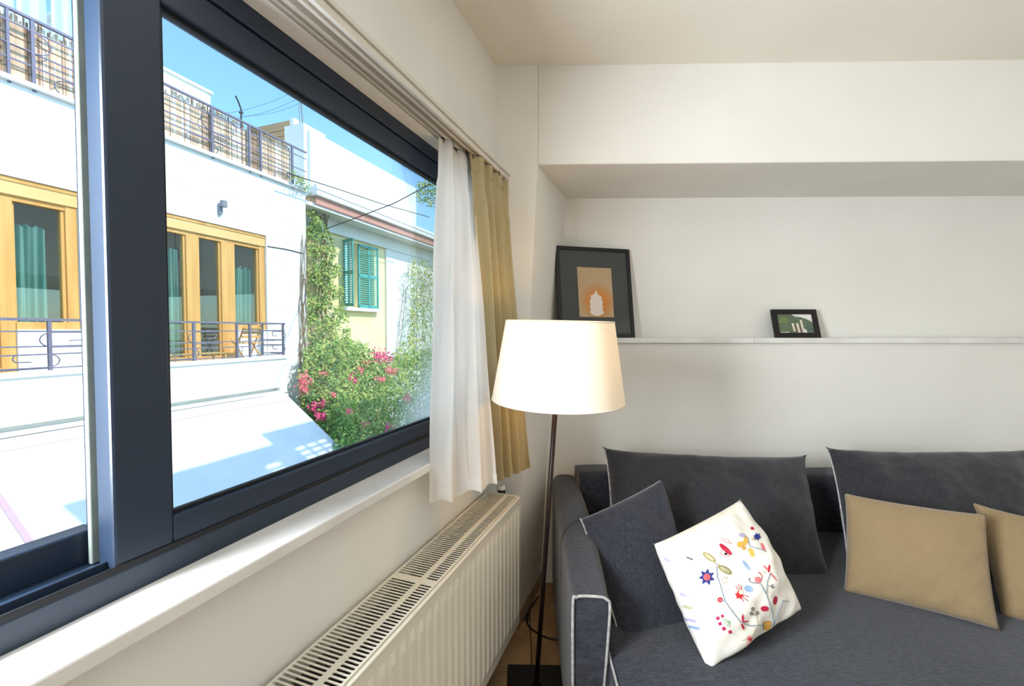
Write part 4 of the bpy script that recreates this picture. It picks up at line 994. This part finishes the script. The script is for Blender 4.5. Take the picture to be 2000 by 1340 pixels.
MB().tube([wp(468, 220, DFa - 2), wp(474, 220, DFa - 2)], .028, 6).build('joint', 'cable', an)
ms = empty('aerial_mast', wp(590, 250, D2 - .5), 'leaning twin pole aerial mast above the white attic', 'mast')
MB().tube([wp(586, 168, D2 - .5), wp(593, 262, D2 - .5)], .02, 6).build('pole', 'greybox', ms); MB().tube([wp(582, 160, D2 - .5), wp(587, 262, D2 - .5)], .012, 6).build('pole', 'greybox', ms)
for i, (a, b) in enumerate((((437, 222), (586, 172)), ((450, 232), (586, 190)), ((472, 226), (588, 200)))):
    cable('guy_wire', [wp(*a, DFa - 2), wp(*b, D2 - .5)], .0035, ('thin grey wire stretched topmost from the mast', 'thin grey wire stretched midway from the mast', 'thin grey wire stretched from the antenna to the mast')[i], .1)

# --- plants
def inside(p, poly):
    c = False; j = len(poly) - 1
    for i in range(len(poly)):
        (x1, y1), (x2, y2) = poly[i], poly[j]
        if (y1 > p[1]) != (y2 > p[1]) and p[0] < (x2 - x1) * (p[1] - y1) / (y2 - y1) + x1: c = not c
        j = i
    return c
def leaves(name, poly, n, dfun, size, mats, par, seed, patch=0, up=.3):
    rnd = random.Random(seed); mbs = [MB() for _ in mats]
    x0, x1 = min(p[0] for p in poly), max(p[0] for p in poly); y0, y1 = min(p[1] for p in poly), max(p[1] for p in poly)
    c = 0
    while c < n:
        p = (rnd.uniform(x0, x1), rnd.uniform(y0, y1))
        nz_ = noise.noise(Vector((p[0] * .05, p[1] * .05, seed)))
        if not inside((p[0] + rnd.gauss(0, 3), p[1] + rnd.gauss(0, 3)), poly): continue
        if patch and nz_ < patch * rnd.uniform(.2, 1) - .35: c += .4; continue
        c += 1
        d = dfun(p, rnd); q = wp(p[0], p[1], d)
        nn = (N * rnd.uniform(.2, 1) + U * rnd.uniform(-.8, .6) + ZV * rnd.uniform(-.1, 1)).normalized()
        a = nn.orthogonal().normalized(); a = (Matrix.Rotation(rnd.uniform(0, 6.28), 3, nn) @ a); b = nn.cross(a)
        l = size * rnd.uniform(.6, 1.3); w_ = l * .55
        m_ = mbs[min(len(mats) - 1, int(max(0, min(.999, rnd.random() * .75 + (nz_ + .4) * .45)) * len(mats)))]
        m_.add([q, q + a * l * .5 + b * w_ * .5 + nn * l * .08, q + a * l, q + a * l * .5 - b * w_ * .5 + nn * l * .08], [(0, 1, 2), (0, 2, 3)])
    for m_, nm in zip(mbs, mats):
        if m_.v: o = m_.build(name, nm, par, recalc=False); o['kind'] = 'stuff'
iv = empty('ivy', W(sx(640, DFa), DFa - .1, ZST), 'tall green ivy column climbing at the corner of the white house', 'plant')
poly = [(606, 362), (618, 368), (628, 380), (632, 400), (634, 440), (646, 470), (662, 500), (668, 560), (672, 600), (682, 640), (690, 680), (715, 700), (720, 720), (590, 720), (596, 640), (602, 560), (604, 470), (601, 400)]
leaves('foliage', poly, 5200, lambda p, r: D2 + .35 + r.uniform(-.2, .25) + max(0, (p[1] - 560) / 160) * r.uniform(0, .5), .085, ['leaf2', 'leaf', 'leaf3'], iv, 2, .25)
leaves('tendril_leaves', [(566, 335), (580, 338), (606, 366), (600, 372), (575, 348)], 110, lambda p, r: DFa + .1 + r.uniform(-.05, .1), .07, ['leaf', 'leaf3'], iv, 8)
rnd = random.Random(5)
for k in range(7):
    x = rnd.uniform(600, 640); pts = [wp(x + rnd.uniform(-10, 10) + (700 - y) * .01, y, D2 + .3) for y in range(400, 760, 40)]
    MB().tube(smooth_path(pts, 4), .014, 5).build('stem', 'stem', iv, smooth=True)
for k in range(9):
    x = rnd.uniform(583, 598); pts = [wp(x + rnd.uniform(-5, 5), y, DFa + .02) for y in range(430 + int(rnd.uniform(0, 120)), 800, 36)]
    MB().tube(smooth_path(pts, 4), .008, 4).build('stem', 'stem', iv, smooth=True)
iv2 = empty('ivy', W(Y_(830), D2, ZST), 'pale green ivy on the white wall beyond the shuttered window', 'plant')
leaves('foliage', [(800, 505), (850, 515), (900, 530), (900, 720), (770, 720), (770, 690), (796, 660), (802, 600)], 3600, lambda p, r: D2 + .15 + r.uniform(0, .35), .09, ['leaf', 'leaf3', 'leaf3'], iv2, 4)
for k in range(4):
    pts = [wp(796 + k * 6 - (y - 500) * (.0 if k > 1 else .12), y, D2 + .12) for y in range(560, 720, 30)]
    MB().tube(pts, .01, 4).build('stem', 'stem', iv2)
bu = empty('bougainvillea', W(sx(700, DFa + .8, 780), DFa + .8, ZST), 'large bougainvillea bush with pink flowers beside the awning', 'bush')
def bd_(p, r):
    k = max(0, min(1, (p[1] - 640) / 240)); k2 = max(0, min(1, (p[0] - 585) / 90)); return lerp(DFa + .15, DFa + 2.3, k * (.25 + .75 * k2)) + r.uniform(-.5, .25) * (.3 + .7 * k2)
poly = [(594, 700), (620, 672), (660, 660), (700, 668), (730, 690), (770, 700), (800, 690), (860, 680), (920, 690), (920, 900), (640, 900), (610, 830), (588, 790), (584, 740)]
leaves('foliage', poly, 15000, bd_, .085, ['leaf2', 'leaf', 'leaf', 'leaf3'], bu, 6)
leaves('inner_foliage', poly, 5000, lambda p, r: bd_(p, r) - .6, .12, ['leaf2', 'leaf', 'leaf', 'leaf3'], bu, 16)
for k in range(6):
    q = W(sx(640 + k * 45, DFa + .8, 800), DFa + .9 - .1 * k, ZST); MB().tube(smooth_path([q, q + ZV * 1.6 + U * .2, q + ZV * 2.6 + N * .3]), .03, 6, r2=.01).build('stem', 'stem', bu, smooth=True)
fl = [(593, 744, 12, 16, 1), (594, 762, 9, 9, 1), (742, 694, 20, 11, 0), (760, 703, 12, 8, 0), (690, 745, 10, 14, 0), (763, 725, 12, 9, 1), (742, 740, 10, 6, 1), (614, 797, 12, 10, 0), (632, 789, 8, 8, 0), (628, 813, 13, 7, 0), (795, 776, 8, 8, 1), (760, 836, 9, 8, 0), (704, 722, 7, 7, 1), (714, 707, 9, 5, 1), (632, 730, 9, 5, 1), (681, 803, 6, 5, 1), (712, 829, 10, 5, 1), (652, 772, 5, 5, 1)]
for i, (x, y, a, b, m_) in enumerate(fl):
    rnd = random.Random(50 + i); mb = MB()
    for k in range(int(16 + a * b * .5)):
        p = (x + rnd.gauss(0, a * .5), y + rnd.gauss(0, b * .5)); q = wp(p[0], p[1], bd_((x, y), random.Random(i)) + .28 + rnd.uniform(-.12, .12))
        nn = (N + U * rnd.uniform(-.8, .8) + ZV * rnd.uniform(-.3, .9)).normalized(); a_ = Matrix.Rotation(rnd.uniform(0, 6.28), 3, nn) @ nn.orthogonal().normalized(); b_ = nn.cross(a_); l = .055 * rnd.uniform(.7, 1.3)
        mb.add([q, q + a_ * l * .5 + b_ * l * .4, q + a_ * l, q + a_ * l * .5 - b_ * l * .4 + nn * .02], [(0, 1, 2), (0, 2, 3)])
    o = mb.build('flower_cluster', 'bract' if m_ == 0 else 'bract2', bu, recalc=False)
tr_ = empty('distant_tree', W(sx(840, -14, 380), -14, ZST), 'pale green treetop behind the white attic', 'tree')
leaves('crown', [(806, 372), (815, 362), (830, 355), (860, 350), (900, 360), (900, 420), (815, 395)], 900, lambda p, r: -14 + r.uniform(-1, 1), .22, ['leaf', 'leaf3'], tr_, 12)
MB().tube([W(sx(915, -14, 380), -14, ZST), wp(885, 395, -14)], .2, 8, r2=.1).build('trunk', 'stem', tr_)

# --- our own building: storeys above this room; its roof line shades the street and the awning foot
EYE_UP = empty('upper_storeys', W(6, 1, HC + .16), 'storeys of our own house above the room', 'building')
def shade_pt(px, py, d):
    p = aw_hit(px, py); t = (d - PW - p.dot(N)) / SUNV.dot(N); q = p + SUNV * t; return q.dot(U), q.z
qa, za = shade_pt(350, 925, -.26); qb, zb = shade_pt(528, 866, -.26); qc, zc = shade_pt(516, 846, -.26); qd, zd = shade_pt(655, 862, -.26)
ql, _ = shade_pt(140, 1010, -.26)
ZLOW = min(shade_pt(x, y, -.26)[1] for x, y in ((566, 926), (600, 902), (360, 985))) - .1
ztop = (za + zb) / 2
holes = []
def lit(px0, py0, px1, py1, pz0, pz1, ns, nz):
    # openings added to the unseen parapet, shaped so sun patches fall on the awning
    s0_, s1_ = shade_pt(px0, py0, -.26)[0], shade_pt(px1, py1, -.26)[0]; z0_, z1_ = shade_pt(*pz0, -.26)[1], shade_pt(*pz1, -.26)[1]
    s0_, s1_ = sorted((s0_, s1_)); z0_, z1_ = sorted((z0_, z1_))
    for i in range(ns):
        for j in range(nz):
            holes.append((lerp(s0_, s1_, (i + .12) / ns), lerp(s0_, s1_, (i + .88) / ns), lerp(z0_, z1_, (j + .12) / nz), lerp(z0_, z1_, (j + .85) / nz)))
lit(512, 912, 565, 916, (545, 926), (548, 896), 1, 2)
lit(580, 884, 650, 868, (600, 900), (620, 858), 3, 3)
MB().wbox(ql, qb + 6, -.26, 5, HC + .16, ZLOW).build('storey_wall', 'white_plain', EYE_UP)
mb = MB(); holes_wall(mb, ql, qb, ZLOW, ztop, -.26, -.2, [h for h in holes if h[1] < qb]); mb.build('roof_parapet', 'white_plain', EYE_UP)
mb = MB(); holes_wall(mb, qb, qb + 6, ZLOW, zc, -.26, -.2, [h for h in holes if h[0] > qb]); mb.build('roof_parapet', 'white_plain', EYE_UP)
# print('SHADE', ql, qb, ztop, zc, ZLOW, holes)
